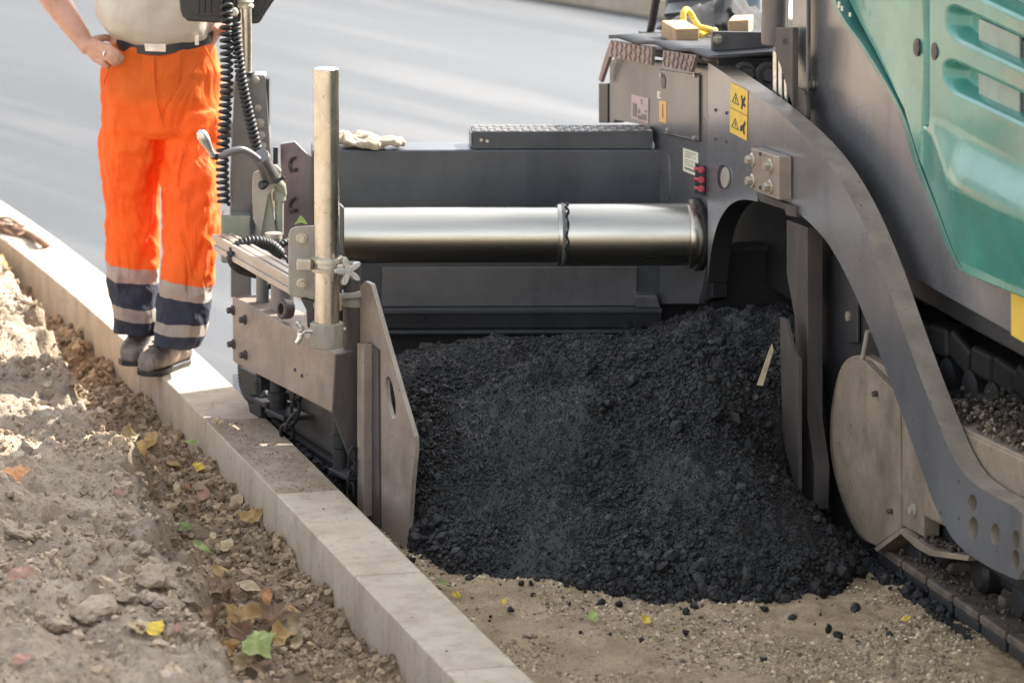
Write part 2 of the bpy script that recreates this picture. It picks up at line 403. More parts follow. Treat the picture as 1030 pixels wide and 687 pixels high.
c = mixc(nt, ramp(nt, n1, [(.3, 0), (.7, 1)]).outputs[0], (.41, .33, .25), (.50, .415, .32))
c = mixc(nt, ramp(nt, n3, [(.46, 0), (.72, .65)]).outputs[0], c, (.28, .215, .15))
c = mixc(nt, ramp(nt, n4, [(.54, 0), (.70, .6)]).outputs[0], c, (.25, .19, .13))
c = mixc(nt, ramp(nt, n2, [(.66, 0), (.80, .4)]).outputs[0], c, (.22, .18, .14))
g = nt.nodes.new('ShaderNodeNewGeometry'); oi = nt.nodes.new('ShaderNodeObjectInfo')
rr = ramp(nt, oi.outputs['Random'], [(0, .955), (1, 1.03)]); c = mixc(nt, 1., c, rr.outputs[0], 'MULTIPLY')
nt.links.new(c, b.inputs['Base Color']); b.inputs['Roughness'].default_value = .85; bump(nt, b, n2, .25, .004)
MT['kerb'] = m
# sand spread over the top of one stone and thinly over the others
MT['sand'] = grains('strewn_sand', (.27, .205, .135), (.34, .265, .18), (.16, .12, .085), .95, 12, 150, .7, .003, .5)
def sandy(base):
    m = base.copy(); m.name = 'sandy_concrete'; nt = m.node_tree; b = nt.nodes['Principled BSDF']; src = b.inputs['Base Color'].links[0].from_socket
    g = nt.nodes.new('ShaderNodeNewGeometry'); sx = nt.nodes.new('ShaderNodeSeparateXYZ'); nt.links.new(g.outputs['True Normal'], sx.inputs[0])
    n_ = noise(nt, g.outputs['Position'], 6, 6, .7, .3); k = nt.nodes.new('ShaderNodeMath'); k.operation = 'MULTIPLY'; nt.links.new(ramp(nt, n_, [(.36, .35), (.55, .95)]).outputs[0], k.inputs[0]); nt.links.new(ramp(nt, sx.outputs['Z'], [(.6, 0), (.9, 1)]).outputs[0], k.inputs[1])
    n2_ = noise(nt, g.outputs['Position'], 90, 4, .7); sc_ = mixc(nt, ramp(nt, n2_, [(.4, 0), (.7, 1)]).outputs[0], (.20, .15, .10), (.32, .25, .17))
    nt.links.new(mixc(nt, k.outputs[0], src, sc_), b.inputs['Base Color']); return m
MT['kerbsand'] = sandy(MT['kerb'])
# stones: one metre each, joints where the photograph has them
yj = PZ(279, 496, ZK).y
bounds = []; y = yj
def step(y, s):
    t = kdir(y); return y+s*t.y
ys = [yj]
for k in range(4): ys.append(step(ys[-1], -1.0))
ysf = [yj]
while ysf[-1] < YK1: ysf.append(step(ysf[-1], 1.0))
ys = sorted(set(ys+ysf))
lab = {}
kl = ['concrete kerb stone at the bottom edge of the photo, below the screed end gate', 'clean pale kerb stone beside the lower tip of the brown end gate plate',
      'kerb stone strewn with sand beside the brown side beam', 'kerb stone lit by the sun under the boots of the worker',
      'sunlit kerb stone just behind the boots of the worker', 'sunlit kerb stone under the end of the brown twig', 'sunlit kerb stone carrying the thick end of the brown twig']
vis = [k for k in range(len(ys)-1) if proj(V((float(KX(ys[k])), ys[k], ZK)))[1] > -40]
i0 = None
for k in range(len(ys)-1):
    a, b_ = ys[k]+.002, ys[k+1]-.002
    rings = []
    for j in range(7):
        y = a+(b_-a)*j/6; t = kdir(y); nn = V((t.y, -t.x, 0)); q = kpt(y)
        rings.append([q+V((0, 0, -.14)), q+nn*KW+V((0, 0, -.14)), q+nn*KW+V((0, 0, ZK)), q+V((0, 0, ZK))])
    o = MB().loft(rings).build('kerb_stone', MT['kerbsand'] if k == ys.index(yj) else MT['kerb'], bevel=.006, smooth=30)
    j = k-ys.index(yj)                                     # -1: first stone nearer than the joint
    if j <= -3: l = 'concrete kerb stone beyond the bottom edge of the photo'
    else: l = kl[min(j+2, 6)]
    tag(o, l, 'kerb stone', 'concrete kerb stones along the edge of the road')
n = 1100; Y = np.where(RNG.random(n) < .88, RNG.uniform(yj, yj+1.0, n), RNG.uniform(12.5, 18, n)); w = RNG.random(n); X = KX(Y)+.012+w*(KW-.024)
sz = .0012+.0035*RNG.random(n)**5; v_, f_ = scatter(np.stack([X, Y, np.full(n, ZK)+sz*.3], 1), sz, ico_templates(1, 4, .25)); np_mesh('sand', v_, f_, MT['sand'], 'stuff')
# far kerb and pavement
MT['pave'] = plain('far_pavement', (.36, .35, .335), .8, 0, .12, 6)
a, b_ = V((x_end-1, far_edge(x_end-1), 0)), V((xr_, 15.75, 0)); dv = (b_-a).normalized(); pv = V((-dv.y, dv.x, 0))
MB().prism([a, b_, b_+pv*.15, a+pv*.15], (0, 0, .22)).build('far_kerb', MT['kerb'], bevel=.01)['kind'] = 'structure'
a2, b2 = a+pv*.153, b_+pv*.153
MB().prism([a2, b2, b2+pv*3, a2+pv*3], (0, 0, .20)).build('pavement', MT['pave'])['kind'] = 'structure'

# ------------------------------------------------------------------ heap of fresh asphalt
toe = [PZ(x, y, 0) for x, y in [(385, 520), (404, 541), (412, 556), (424, 566), (442, 575), (500, 583), (560, 592), (650, 604), (720, 608), (800, 606), (846, 596), (874, 570), (895, 540)]]
crest = [PY(x, y, 15.5) for x, y in [(360, 345), (390, 337), (430, 337), (500, 325), (560, 330), (620, 327), (660, 318), (700, 305), (760, 300), (800, 292), (850, 296), (900, 310)]]
crest = [p-V((0, 0, .035)) for p in crest]
tx = np.array([p.x for p in toe]); ty = np.array([p.y for p in toe]); cx_ = np.array([p.x for p in crest]); cz = np.array([p.z for p in crest])
nG0 = N2.dot(PU(366, 420, .02))-nL; GI = N2.dot(PL(389, 400, nG0))+.013; GE = PL(409, 556, nG0)
def heap_z(x, y):
    y0 = np.interp(x, tx, ty)+.03*fbm(x, y*0, 7, 3, 61); zc = np.interp(x, cx_, cz)
    q = (y-y0)/(15.35-y0)
    prof = np.where(q < 1, np.sign(q)*np.abs(q)**.86*.90+.10*np.clip(q/.08, 0, 1)*(q < .9)+.10*(q >= .9)*1, 1-.5*(q-1))
    prof = np.where(q < 0, q*3, prof)
    env = np.clip(q*6, 0, 1)
    z_ = zc*prof+env*(.075*fbm(x, y, 2.4, 3, 62)+.035*fbm(x, y, 8, 3, 63)+.022*fbm(x, y, 30, 3, 64))
    cut = np.clip((GE.y-y)/.08, 0, 1); rise = np.clip((x-GE.x-.005)/.16, 0, 1); rise = rise*rise*(3-2*rise)
    n_ = x*N.x+y*N.y; t_ = -(x*T.x+y*T.y); tA = U.dot(PN(792, 300)); g_ = np.clip((nF+.05-n_)/.30, 0, 1)**.8; k_ = np.clip((t_-tA)/.12, 0, 1)
    z_ = z_*(1-k_+k_*g_)
    return z_*(1-cut+cut*rise)-.02*cut*(1-rise)
xh = np.arange(tx[0]-.05, 1.30, .010); yh = np.arange(13.6, 16.2, .010)
YY, XX = np.meshgrid(yh, xh, indexing='ij'); ZZ = heap_z(XX, YY)
vs = np.stack([XX, YY, ZZ], -1).reshape(-1, 3)
fc = grid_faces(len(yh), len(xh)); 
def right_of_gate(x, y):                                   # the heap stays inside the end gate
    return (x*N2.x+y*N2.y > GI) | ((y < GE.y) & (x > GE.x))
ok = right_of_gate(XX, YY).ravel()
fc = fc[(ZZ.ravel()[fc].max(1) > -.02) & ok[fc].all(1)]
m, nt, b = nodes('fresh_asphalt'); p = geo(nt); g = nt.nodes.new('ShaderNodeNewGeometry')
n1 = noise(nt, p, 90, 4, .7); n2 = noise(nt, p, 3, 4, .6)
c = mixc(nt, ramp(nt, n1, [(.4, 0), (.8, 1)]).outputs[0], (.0056, .0053, .005), (.0145, .014, .0135))
c = mixc(nt, ramp(nt, g.outputs['Random Per Island'], [(.0, 0), (.7, .1), (1, .7)]).outputs[0], c, (.050, .048, .046))
nt.links.new(c, b.inputs['Base Color']); b.inputs['Specular IOR Level'].default_value = .36
nt.links.new(ramp(nt, n2, [(.3, .42), (.7, .68)]).outputs[0], b.inputs['Roughness']); bump(nt, b, n1, .6, .006)
MT['heap'] = m
n = 110000
X = RNG.uniform(xh[0]+.02, 1.25, n); Y = RNG.uniform(13.7, 15.9, n); Z = heap_z(X, Y); k = (Z > -.004) & right_of_gate(X-.006, Y)
X, Y, Z = X[k], Y[k], Z[k]; zone = np.clip(.5+2.2*fbm(X, Y, 2.6, 3, 66)+.9*np.clip((.16-Z)/.16, 0, 1), 0, 1); sz = (.0016+.0028*zone)+(.002+.0065*zone)*RNG.random(len(X))**3
lump = RNG.random(len(X)) < .016*(1+4*(Z < .10)); sz = np.where(lump, sz*RNG.uniform(1.8, 2.8, len(X)), sz)
P = np.stack([X, Y, Z+sz*.35], 1)
v_, f_ = scatter(P, sz, ico_templates(1, 7, .22, .8))
nv = len(vs)
hv = np.concatenate([vs, v_]); ft = np.concatenate([fc[:, [0, 1, 2]], fc[:, [0, 2, 3]], f_+nv])
np_mesh('asphalt_heap', hv, ft, MT['heap'], 'stuff')
# crumbs in front of the toe
n = 90
X = RNG.uniform(tx[0], 1.25, n); Y = np.interp(X, tx, ty)-RNG.exponential(.10, n)+.02
sz = .004+.012*RNG.random(n)**3; P = np.stack([X, Y, base_z(X, Y)+sz*.5], 1); k = X > KX(Y)+KW+.02; P, sz = P[k], sz[k]
for q in [(472, 582, .014), (537, 600, .013), (612, 640, .012), (514, 614, .012), (584, 638, .010), (690, 637, .012), (768, 664, .013), (833, 633, .014), (645, 645, .010), (895, 640, .014), (860, 612, .02), (843, 640, .018)]:
    a = PZ(q[0], q[1], .005); P = np.concatenate([P, [[a.x, a.y, .008]]]); sz = np.concatenate([sz, [q[2]]])
v_, f_ = scatter(P, sz, ico_templates(2, 5, .16, .8))
np_mesh('asphalt_crumbs', v_, f_, MT['heap'], 'stuff')
# ------------------------------------------------------------------ the paver: one machine, many parts
PV = empty('road_paver', PZ(1000, 654, 0), 'large dirty grey and green asphalt paver standing over the black heap', 'road paver')
def fn(dn): return lambda x, y: PN(x, y, dn)
def px_plate(name, pts, plane, vec, mat, parent=PV, holes=(), bevel=.004, smooth=35):
    return MB().prism([plane(*p) for p in pts], vec, [[plane(*q) for q in h] for h in holes]).build(name, mat, parent, bevel, smooth)
def ell(cx, cy, rx, ry, n=20, ang=0.):
    ca, sa = math.cos(ang), math.sin(ang); o = []
    for k in range(n):
        w = 2*math.pi*k/n; a, b = rx*math.cos(w), ry*math.sin(w); o.append((cx+a*ca-b*sa, cy+a*sa+b*ca))
    return o
def curve(pts, n=6):                                       # Catmull-Rom through points of any dimension
    P = [np.array(p, float) for p in pts]; o = []
    for i in range(len(P)-1):
        a, b, c, d = P[max(i-1, 0)], P[i], P[i+1], P[min(i+2, len(P)-1)]
        for k in range(n):
            t = k/n; o.append(.5*(2*b+(c-a)*t+(2*a-5*b+4*c-d)*t*t+(3*b-a-3*c+d)*t**3))
    o.append(P[-1]); return o
def t2(l): return [(float(p[0]), float(p[1])) for p in l]
def t3(l): return [V([float(q) for q in p]) for p in l]
mN = N*1.0

# --- tow arm
arm = t2(curve([(712, 63), (752, 90), (790, 119), (828, 157), (858, 204), (884, 263), (906, 325), (926, 380), (946, 431), (958, 458), (972, 479), (990, 493), (1008, 503)], 5)) + \
    [(1020, 509), (1028, 517), (1028, 574), (1024, 583), (1018, 581)] + \
    t2(curve([(1000, 573), (980, 561), (962, 546), (948, 524), (936, 497), (918, 447), (898, 391), (876, 334), (853, 281), (834, 247), (818, 228), (806, 217), (800, 213)], 5)) + \
    [(800, 207), (784, 200), (762, 192)] + t2(curve([(762, 203), (748, 201), (736, 205), (726, 217), (719, 235), (714, 262), (712, 285)], 4))
slots = [ell(978, 506, 4.5, 9, 14), ell(979, 531, 5, 11.5, 14), ell(1001, 537, 4.6, 11, 14), ell(1021.5, 543, 3.8, 10, 14), ell(1021.5, 563, 3.8, 10.5, 14)]
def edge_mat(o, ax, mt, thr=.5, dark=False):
    o.data.materials.append(mt); o.data.materials.append(MT['soot_shade'])
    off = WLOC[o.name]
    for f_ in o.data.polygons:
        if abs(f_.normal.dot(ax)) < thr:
            x_, y_ = proj(f_.center+off); f_.material_index = 2 if (dark and 700 < x_ < 800 and y_ > 195) else 1  # near-black colour puts shade on the inner arch faces
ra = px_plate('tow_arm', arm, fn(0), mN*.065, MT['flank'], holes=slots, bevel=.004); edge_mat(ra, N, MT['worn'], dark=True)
mb = MB()
for x, y in [(979, 531), (1001, 537), (1021.5, 543)]: mb.cyl(PN(x+3, y, .03), PN(x+3, y, .07), .018)
mb.build('spacer_tube', MT['brown'], ra)
for x, y in [(965, 484), (947, 515), (965, 521), (720, 111), (731, 114), (720, 140), (731, 143)]:
    MB().cyl(PN(x, y, -.0015), PN(x, y, .004), .0055, n=12).build('bolt_hole', MT['black'], ra)
# bolt block
blk = px_plate('bolt_block', [(755, 149), (783, 158), (783, 202), (757, 192)], fn(-.045), mN*.043, MT['brown'], ra)
for x, y in [(757, 161), (775, 167), (757, 182), (775, 188)]:
    MB().bolt(PN(x, y, -.046), -N, .015, .022).build('bolt', MT['zinc'], blk)
for x, y in [(765, 155), (765, 189)]: MB().cyl(PN(x, y, -.0475), PN(x, y, -.04), .006, n=12).build('bolt_hole', MT['black'], blk)
px_plate('arm_ledge', [(760, 194), (800, 208), (800, 219), (791, 217), (789, 211), (764, 203)], fn(-.012), mN*.10, MT['brownd'], ra, bevel=.002)
# --- screed side plate
side = [(617, 58), (712, 66), (712, 238), (711, 262), (707, 285), (702, 306), (664, 306), (658, 292), (658, 146), (652, 134), (642, 125), (617, 121)]
MT['side'] = paint('side_paint', (.18, .178, .182), dust=(.27, .25, .235), amt=.25, rough=.3, metal=.5, bmp=0, scale=2., spots=.1)
sd = px_plate('screed_side', side, fn(.012), mN*.04, MT['side'], bevel=.003)
px_plate('cover_panel', [(663, 70), (703, 76), (703, 141.5), (699, 143), (666, 133)], fn(.006), mN*.008, MT['side'], sd, bevel=.002)
mb = MB()
for a, b_ in [((703.6, 76), (703.6, 142)), ((703.6, 142), (668, 134))]:
    mb.tube([PN(*a, .0075), PN(*b_, .0075)], .003, 6)
mb.build('panel_seam', MT['black'], sd)
for x, y in [(672, 131), (699, 139), (700, 76), (666, 76)]: MB().bolt(PN(x, y, .006), -N, .008, .008, False).build('bolt', MT['zinc'], sd)
px_plate('oval_cutout', ell(667, 83, 2.2, 7, 14), fn(.004), mN*.012, MT['black'], sd, bevel=0)
px_plate('dark_port', ell(726, 178, 4.6, 12, 24), fn(-.003), mN*.01, MT['soot_shade'], sd, bevel=0)
px_plate('port_cap', ell(728.5, 179, 4.1, 10.5, 24), fn(-.008), mN*.007, MT['beige'], sd, bevel=.002)
px_plate('access_cover', t2(curve([(659, 160), (664, 156), (671, 156), (673, 172), (673, 200), (668, 203), (660, 202)], 4)), fn(.009), mN*.004, MT['side'], sd, bevel=.001)
for x, y in [(664, 172), (669, 175), (664, 188), (669, 191)]: MB().cyl(PN(x, y, .007), PN(x, y, .012), .006, n=12).build('bolt_hole', MT['dark'], sd)
px_plate('valve_slot', [(699, 164), (709, 167), (709, 197), (699, 194)], fn(.008), mN*.01, MT['soot_shade'], sd, bevel=.001)
for y in (171, 181, 190):
    mb = MB(); mb.cyl(PN(705, y, .005), PN(705, y, -.03), .007, .006, 14); mb.cyl(PN(705, y, -.016), PN(705, y, -.022), .011, n=14)
    mb.cyl(PN(709, y+1, -.004), PN(699, y-1, -.02), .005, n=10); mb.build('red_valve_cap', MT['red'], sd)
# labels on the flank
def label(name, quad, mat, plane, parent=sd): return px_plate(name, quad, plane, mN*.0015, mat, parent, bevel=0, smooth=0)
L1 = label('worn_information_label', [(635, 95), (652, 99), (652, 124.5), (635, 119)], MT['pink_label'], fn(.0095))
def marks(rects, plane, mat, parent, q, name='printed_marks'):
    mb = MB(); (x0, y0), (x1, y1), (x2, y2), (x3, y3) = q
    for a, b_, c, d in rects:
        pp = []
        for u_, v_ in ((a, b_), (c, b_), (c, d), (a, d)):
            xt, yt = x0+(x1-x0)*u_, y0+(y1-y0)*u_; xb, ybm = x3+(x2-x3)*u_, y3+(y2-y3)*u_
            pp.append(plane(xt+(xb-xt)*v_, yt+(ybm-yt)*v_))
        mb.prism(pp, mN*.0006)
    mb.build(name, mat, parent, smooth=0)
marks([(.08, .35, .32, .9), (.55, .12, .65, .2), (.55, .24, .65, .3), (.62, .68, .9, .92), (.38, .78, .6, .95), (.8, .5, .92, .6), (.4, .55, .52, .72)], fn(.0087), MT['inkgrey'], L1, [(635, 95), (652, 99), (652, 124.5), (635, 119)])
L2 = label('small_square_label', [(661, 92), (667, 93.5), (667, 100.5), (661, 99)], MT['white_label'], fn(.0095))
marks([(.25, .25, .75, .4), (.25, .55, .75, .72)], fn(.0087), MT['inkgrey'], L2, [(661, 92), (667, 93.5), (667, 100.5), (661, 99)])
L3 = label('orange_strip_label', [(663, 101), (670, 102.5), (670, 124.5), (663, 122)], MT['orange_label'], fn(.0045))
marks([(.42, .15, .56, .8)], fn(.0037), MT['inkgrey'], L3, [(663, 101), (670, 102.5), (670, 124.5), (663, 122)])
q4 = [(687, 149), (702, 154), (702, 178), (687, 172)]
L4 = label('cream_information_label', q4, MT['white_label'], fn(.0095))
marks([(.12, .1, .85, .13), (.12, .2, .6, .23), (.12, .3, .5, .33), (.12, .45, .88, .47), (.12, .55, .7, .57), (.12, .8, .9, .88), (.6, .28, .85, .3), (.12, .65, .8, .67)], fn(.0087), MT['inkgrey'], L4, q4)
q5 = [(735, 83), (752, 92), (751, 142), (734, 133)]
L5 = label('yellow_warning_label', q5, MT['yellow'], fn(-.0025), ra)
def tri(cx, cy, w, h, t):
    o = [(cx, cy-h), (cx+w, cy+h), (cx-w, cy+h)]; k = 1-t; c_ = cy+h*.33
    return o, [(cx, c_+(cy-h-c_)*k), (cx+w*k, c_+(cy+h-c_)*k), (cx-w*k, c_+(cy+h-c_)*k)]
def uvq(u_, v_, q):
    (x0, y0), (x1, y1), (x2, y2), (x3, y3) = q
    xt, yt = x0+(x1-x0)*u_, y0+(y1-y0)*u_; xb, yb_ = x3+(x2-x3)*u_, y3+(y2-y3)*u_
    return xt+(xb-xt)*v_, yt+(yb_-yt)*v_
mb = MB()
for vv in (.27, .77):
    o_, h_ = tri(.3, vv, .22, .11, .25)
    mb.prism([PN(*uvq(*p, q5), -.0033) for p in o_], mN*.0006, [[PN(*uvq(*p, q5), -.0033) for p in h_]])
    mb.prism([PN(*uvq(u_, v_, q5), -.0033) for u_, v_ in [(.28, vv-.02), (.33, vv-.02), (.32, vv+.07), (.29, vv+.07)]], mN*.0006)
for shp in [[(.6, .16), (.68, .14), (.72, .22), (.84, .13), (.88, .17), (.8, .27), (.9, .3), (.86, .36), (.74, .33), (.7, .43), (.62, .41), (.66, .28)],
            [(.58, .86), (.62, .76), (.76, .72), (.86, .62), (.92, .66), (.84, .78), (.88, .9), (.8, .9), (.74, .82), (.66, .88)],
            [(0, .497), (1, .497), (1, .507), (0, .507)]]:
    mb.prism([PN(*uvq(u_, v_, q5), -.0033) for u_, v_ in shp], mN*.0006)
mb.build('warning_symbols', MT['ink'], L5, smooth=0)

# --- deck above the screed side: rubber mat, tread-plate flaps
MT['tread'] = paint('tread_plate', (.24, .185, .165), dust=(.34, .27, .24), amt=.45, rough=.5, metal=.2)
deckz = PN(712, 66, .012).z
dk0, dk1 = PN(616, 42, .0), PN(714, 62, .0)
def tread(name, quad, plane, vec, parent=PV, nu=9, nv=3):
    mb = MB().prism([plane(*q) for q in quad], vec); vn = -V(vec).normalized()
    for i in range(nu):
        for j in range(nv):
            c_ = V(plane(*uvq((i+.5)/nu, (j+.5)/nv, quad)))+vn*.001; sgn = 1 if (i+j) % 2 else -1
            a_ = (plane(*uvq(.9, .5, quad))-plane(*uvq(.1, .5, quad))).normalized(); b_ = vn.cross(a_)
            d_ = (a_*.7+b_*.7*sgn).normalized(); e_ = vn.cross(d_)
            mb.prism([c_-d_*.013, c_-e_*.005, c_+d_*.013, c_+e_*.005], vn*.003)
    return mb.build(name, MT['tread'], parent, smooth=30)
tread('tread_flap', [(614, 41), (656, 48), (655, 66), (613, 57)], fn(-.02), mN*.012)
tread('tread_flap', [(667, 51), (700, 56), (695, 73), (666, 66)], fn(-.03), mN*.012, nu=7)
mb = MB().prism([PN(614, 41, -.02), PN(613, 57, -.02), PN(604, 83, -.02), PN(602, 80, -.02), PN(608, 58, -.02)], mN*.012); mb.build('tread_flap', MT['tread'], PV)
px_plate('dark_corner_post', [(602, 84), (611, 84), (611, 124), (602, 124)], fn(.02), mN*.05, MT['dark'])
px_plate('grey_corner_post', [(613, 60), (617.5, 60), (617.5, 124), (613, 124)], fn(.016), mN*.04, MT['grey'])
# rubber mat on the deck, wavy at its front edge
mb = MB(); rows = []
for i in range(13):
    u_ = i/12; a_ = PN(612+(722-612)*u_, 37.5+(57-37.5)*u_, -.022); row = []
    for j in range(9):
        w_ = j/8; row.append(a_+N*(.62*w_)+ZU*(.006+.006*math.sin(u_*19)*(1-w_)+.003*math.sin(w_*9+u_*5)))
    rows.append(row)
vsx = [p for r_ in rows for p in r_]; fx = [tuple(q) for q in grid_faces(13, 9)]
mo = mb.add(vsx, fx).build('rubber_mat', MT['rubber'], PV); sdm = mo.modifiers.new('thick', 'SOLIDIFY'); sdm.thickness = .012
zdeck = (PN(660, 46, -.022)).z
MB().prism([PN(616, 50, .07), PN(722, 68, .07), PN(722, 68, .07)+N*.8, PN(616, 50, .07)+N*.8], ZU*.02).build('deck_plate', MT['dark'], PV)
# rod
a_ = PN(654, 35, .18); MB().cyl(a_, a_+(PN(660, 0, .18)-a_)*1.9, .014).cyl(a_-ZU*.004, a_+ZU*.012, .04).build('guide_rod', MT['dark'], PV)
# grey bracket behind the arm, dark bolt plate, cylinder, side bracket
px_plate('deck_bracket', [(716, 32), (779, 33), (779, 58), (716, 59)], lambda x, y: PPL(x, y, PN(716, 45, .03), U), -U*.015, MT['grey'])
MB().bolt(PPL(722, 40, PN(716, 45, .03), U), U, .011, .012).build('bolt', MT['zinc'], PV)
pb = lambda x, y: PPL(x, y, PN(740, 80, .075), U)
bp = px_plate('bolt_plate', [(722, 58), (782, 58), (782, 118), (722, 118)], pb, -U*.02, MT['dark'])
for x, y in [(748, 74), (771, 74), (771, 92), (748, 92)]: MB().bolt(pb(x, y), U, .026, .03).build('large_bolt', MT['grey'], bp)
px_plate('deck_edge_strip', [(709, 59), (777, 60), (777, 62.5), (712, 62.5)], lambda x, y: PPL(x, y, PN(716, 60, .02), U), -U*.05, MT['alu'])
a_ = PN(779, 42, .12); MB().lathe(a_, ZU, [(-.012, .025), (-.008, .040), (.0, .042), (.55, .042)]).build('hydraulic_cylinder', MT['grey'], PV)
for x0, y0, y1 in [(780.5, 52, 98), (786, 58, 98), (791, 80, 105)]:
    MB().cyl(PN(x0, y1+14, .085), PN(x0, y0, .085), .0075 if x0 > 790 else .010).build('bright_rod', MT['silver'], PV)
px_plate('side_bracket', [(780, 28), (797, 28), (797, 108), (793, 96), (786, 70), (779, 52)], fn(.055), mN*.02, MT['brownd'])
MB().cyl(PN(790, 42, .053), PN(790, 42, .06), .009, n=14).build('bolt_hole', MT['black'], PV)
px_plate('bracket_lug', t2(curve([(795, 88), (806, 90), (810, 100), (810, 122), (800, 124)], 4)), fn(.07), mN*.015, MT['brownd'])
# --- gray column and big body panel
px_plate('grey_column', [(797, -300), (811, -300), (811, 145), (797, 128)], fn(.10), mN*.008, MT['flank'], bevel=.002)
px_plate('black_seam', [(806, -300), (830, -300), (830, 165), (806, 150)], fn(.18), mN*.01, MT['black'], bevel=0)
px_plate('body_panel', [(815, -330), (1190, -330), (1190, 436), (1020, 337), (903, 271), (815, 219)], fn(.14), mN*.03, MT['flank'], bevel=.004)
MB().bolt(PN(816, 85, .135), -N, .014, .016).build('bolt', MT['zinc'], PV)
px_plate('yellow_side_plate', [(1017, 284), (1075, 316), (1075, 371), (1017, 337)], fn(.136), mN*.003, MT['yellow'], bevel=0)
# body masses behind the panels
def nb(n0, n1, t0, t1, z0, z1, name, mat, bevel=.01, parent=PV):   # box in the tractor frame, t along U from the cylinder
    o_ = N*(nF+n0)+U*(U.dot(CYL)+t0); o_ = V((o_.x, o_.y, z0))
    return MB().prism([o_, o_+N*(n1-n0), o_+N*(n1-n0)+U*(t1-t0), o_+U*(t1-t0)], ZU*(z1-z0)).build(name, mat, parent, bevel)
def tpos(x, y, dn): return U.dot(PN(x, y, dn))-U.dot(CYL)
tc = tpos(815, 100, .14)
nb(.18, 1.75, tc+.05, 4.6, .80, 2.05, 'engine_body', MT['dark'])
nb(.45, 1.55, tc+.05, 4.6, .12, .79, 'chassis', MT['soot_shade'])
t9 = tpos(814, 330, .10)
px_plate('dark_chassis_plate', [(812, 222), (835, 228), (868, 300), (893, 380), (925, 470), (925, 600), (812, 518)], fn(.12), mN*.03, MT['dark'])
for x, y in [(823, 318), (858, 318)]: MB().bolt(PN(x, y, .118), -N, .017, .02).build('bolt', MT['tan'], PV)
px_plate('slotted_strap', [(853, 240), (862, 262), (862, 345), (853, 345)], fn(.105), mN*.012, MT['dark'])
MB().tube([PN(873, 333, .09), PN(866, 372, .09)], .008).build('thin_link_rod', MT['beige'], PV)
px_plate('frame_bracket', [(791, 221), (812, 229), (812, 420), (819, 470), (818, 513), (806, 507), (801, 390), (799, 318), (791, 276)], fn(.03), mN*.05, MT['brownd'], bevel=.003)
px_plate('deflector_plate', [(784, 319), (790, 322), (797, 352), (803, 362), (803, 494), (798, 485), (787, 440)], fn(-.03), mN*.012, MT['brownd'], bevel=.001)
# auger tunnel behind the arch
pa = lambda x, y: PPL(x, y, PN(716, 262, .05), U)
px_plate('auger_tunnel', [(690, 150), (960, 150), (960, 470), (690, 470)], lambda x, y: PPL(x, y, PN(712, 262, .2)-U*.08, U), -U*.05, MT['soot_shade'], bevel=0)
px_plate('auger_guard', [(716, 253), (800, 249), (800, 330), (716, 330)], pa, -U*.06, MT['soot_shade'], bevel=.004)
px_plate('guard_lip', [(714, 249), (800, 243), (800, 249), (716, 254)], lambda x, y: pa(x, y)+U*.02, -U*.08, MT['dark'], bevel=.002)
mb = MB()
for x, y in [(752, 222), (774, 222), (774, 241), (751, 241)]: mb.bolt(PPL(x, y, PN(712, 262, .2)-U*.078, U), U, .024, .02)
mb.build('tunnel_bolt', MT['soot_shade'], PV)
px_plate('arch_edge_plate', t2(curve([(712, 288), (709, 270), (703, 290), (699, 302)], 3))[:0]+[(711, 243), (716, 246), (716, 300), (705, 306)], fn(.03), mN*.05, MT['soot_shade'])  # coloured near-black so the arch foot looks shaded

# --- telescopic tubes of the screed
k = meters(1, CYL)
Pr = CYL+N*.01; tubeax = S
def along(px):                                             # point on the tube axis at picture column px
    lo, hi = -2.0, .5
    for _ in range(50):
        m_ = (lo+hi)/2
        if proj(CYL+S*m_)[0] < px: lo = m_
        else: hi = m_
    return CYL+S*lo
MT['chrome'] = None
m, nt, b = nodes('greased_chrome'); p = geo(nt)
n1 = noise(nt, p, 9, 5, .6, 0, (.12, 1, 2.2)); n2 = noise(nt, p, 60, 3)
c = mixc(nt, ramp(nt, n1, [(.35, 0), (.7, 1)]).outputs[0], (.56, .53, .45), (.40, .385, .34)); nt.links.new(c, b.inputs['Base Color'])
b.inputs['Metallic'].default_value = 1; nt.links.new(ramp(nt, n1, [(.3, .22), (.7, .36)]).outputs[0], b.inputs['Roughness']); MT['chrome'] = m
rb, rs_ = k*31.5, k*28
tb = MB().lathe(along(560), S, [(0, rb*.97), (.006, rb), ((along(702)-along(560)).length, rb)], 64).build('outer_tube', MT['chrome'], PV)
MB().lathe(along(335), S, [(0, rs_), ((along(575)-along(335)).length, rs_)], 64).build('inner_tube', MT['chrome'], PV)
MB().lathe(along(565), S, [(-.004, rb*1.0), (-.002, rb*1.03), (.006, rb*1.02), (.008, rb)], 64).build('weld_ring', MT['grey'], tb)
mb = MB(); pts = []
for i in range(40):
    w = math.pi*1.15*i/39-.7; a_ = -SN*-1
    pts.append(along(567.5)+(SN*math.cos(w)+ZU*math.sin(w))*(rb*1.02)+S*(.003*math.sin(i*1.1)+.002*math.sin(i*4.7)+.010*i/40))
mb.tube(pts, [.002+.0025*abs(math.sin(i*2.3)) for i in range(40)], 8).build('grease_bead', MT['soot_shade'], tb)
# dark port the tube enters, on the side plate
fl = MB(); ring = [CYL-N*.004+(-U*math.cos(2*math.pi*i/40)*rb*1.17+ZU*math.sin(2*math.pi*i/40)*rb*1.17)-U*.0 for i in range(40)]
MB().prism(ring, N*.012).build('tube_port', MT['soot_shade'], sd, smooth=40)
MB().lathe(along(700)-S*.03, S, [(0, rb*1.0), (.004, rb*1.13), (.02, rb*1.14), (.034, rb*1.1), (.05, rb*1.02)], 64).build('tube_flange', MT['steel'], tb)

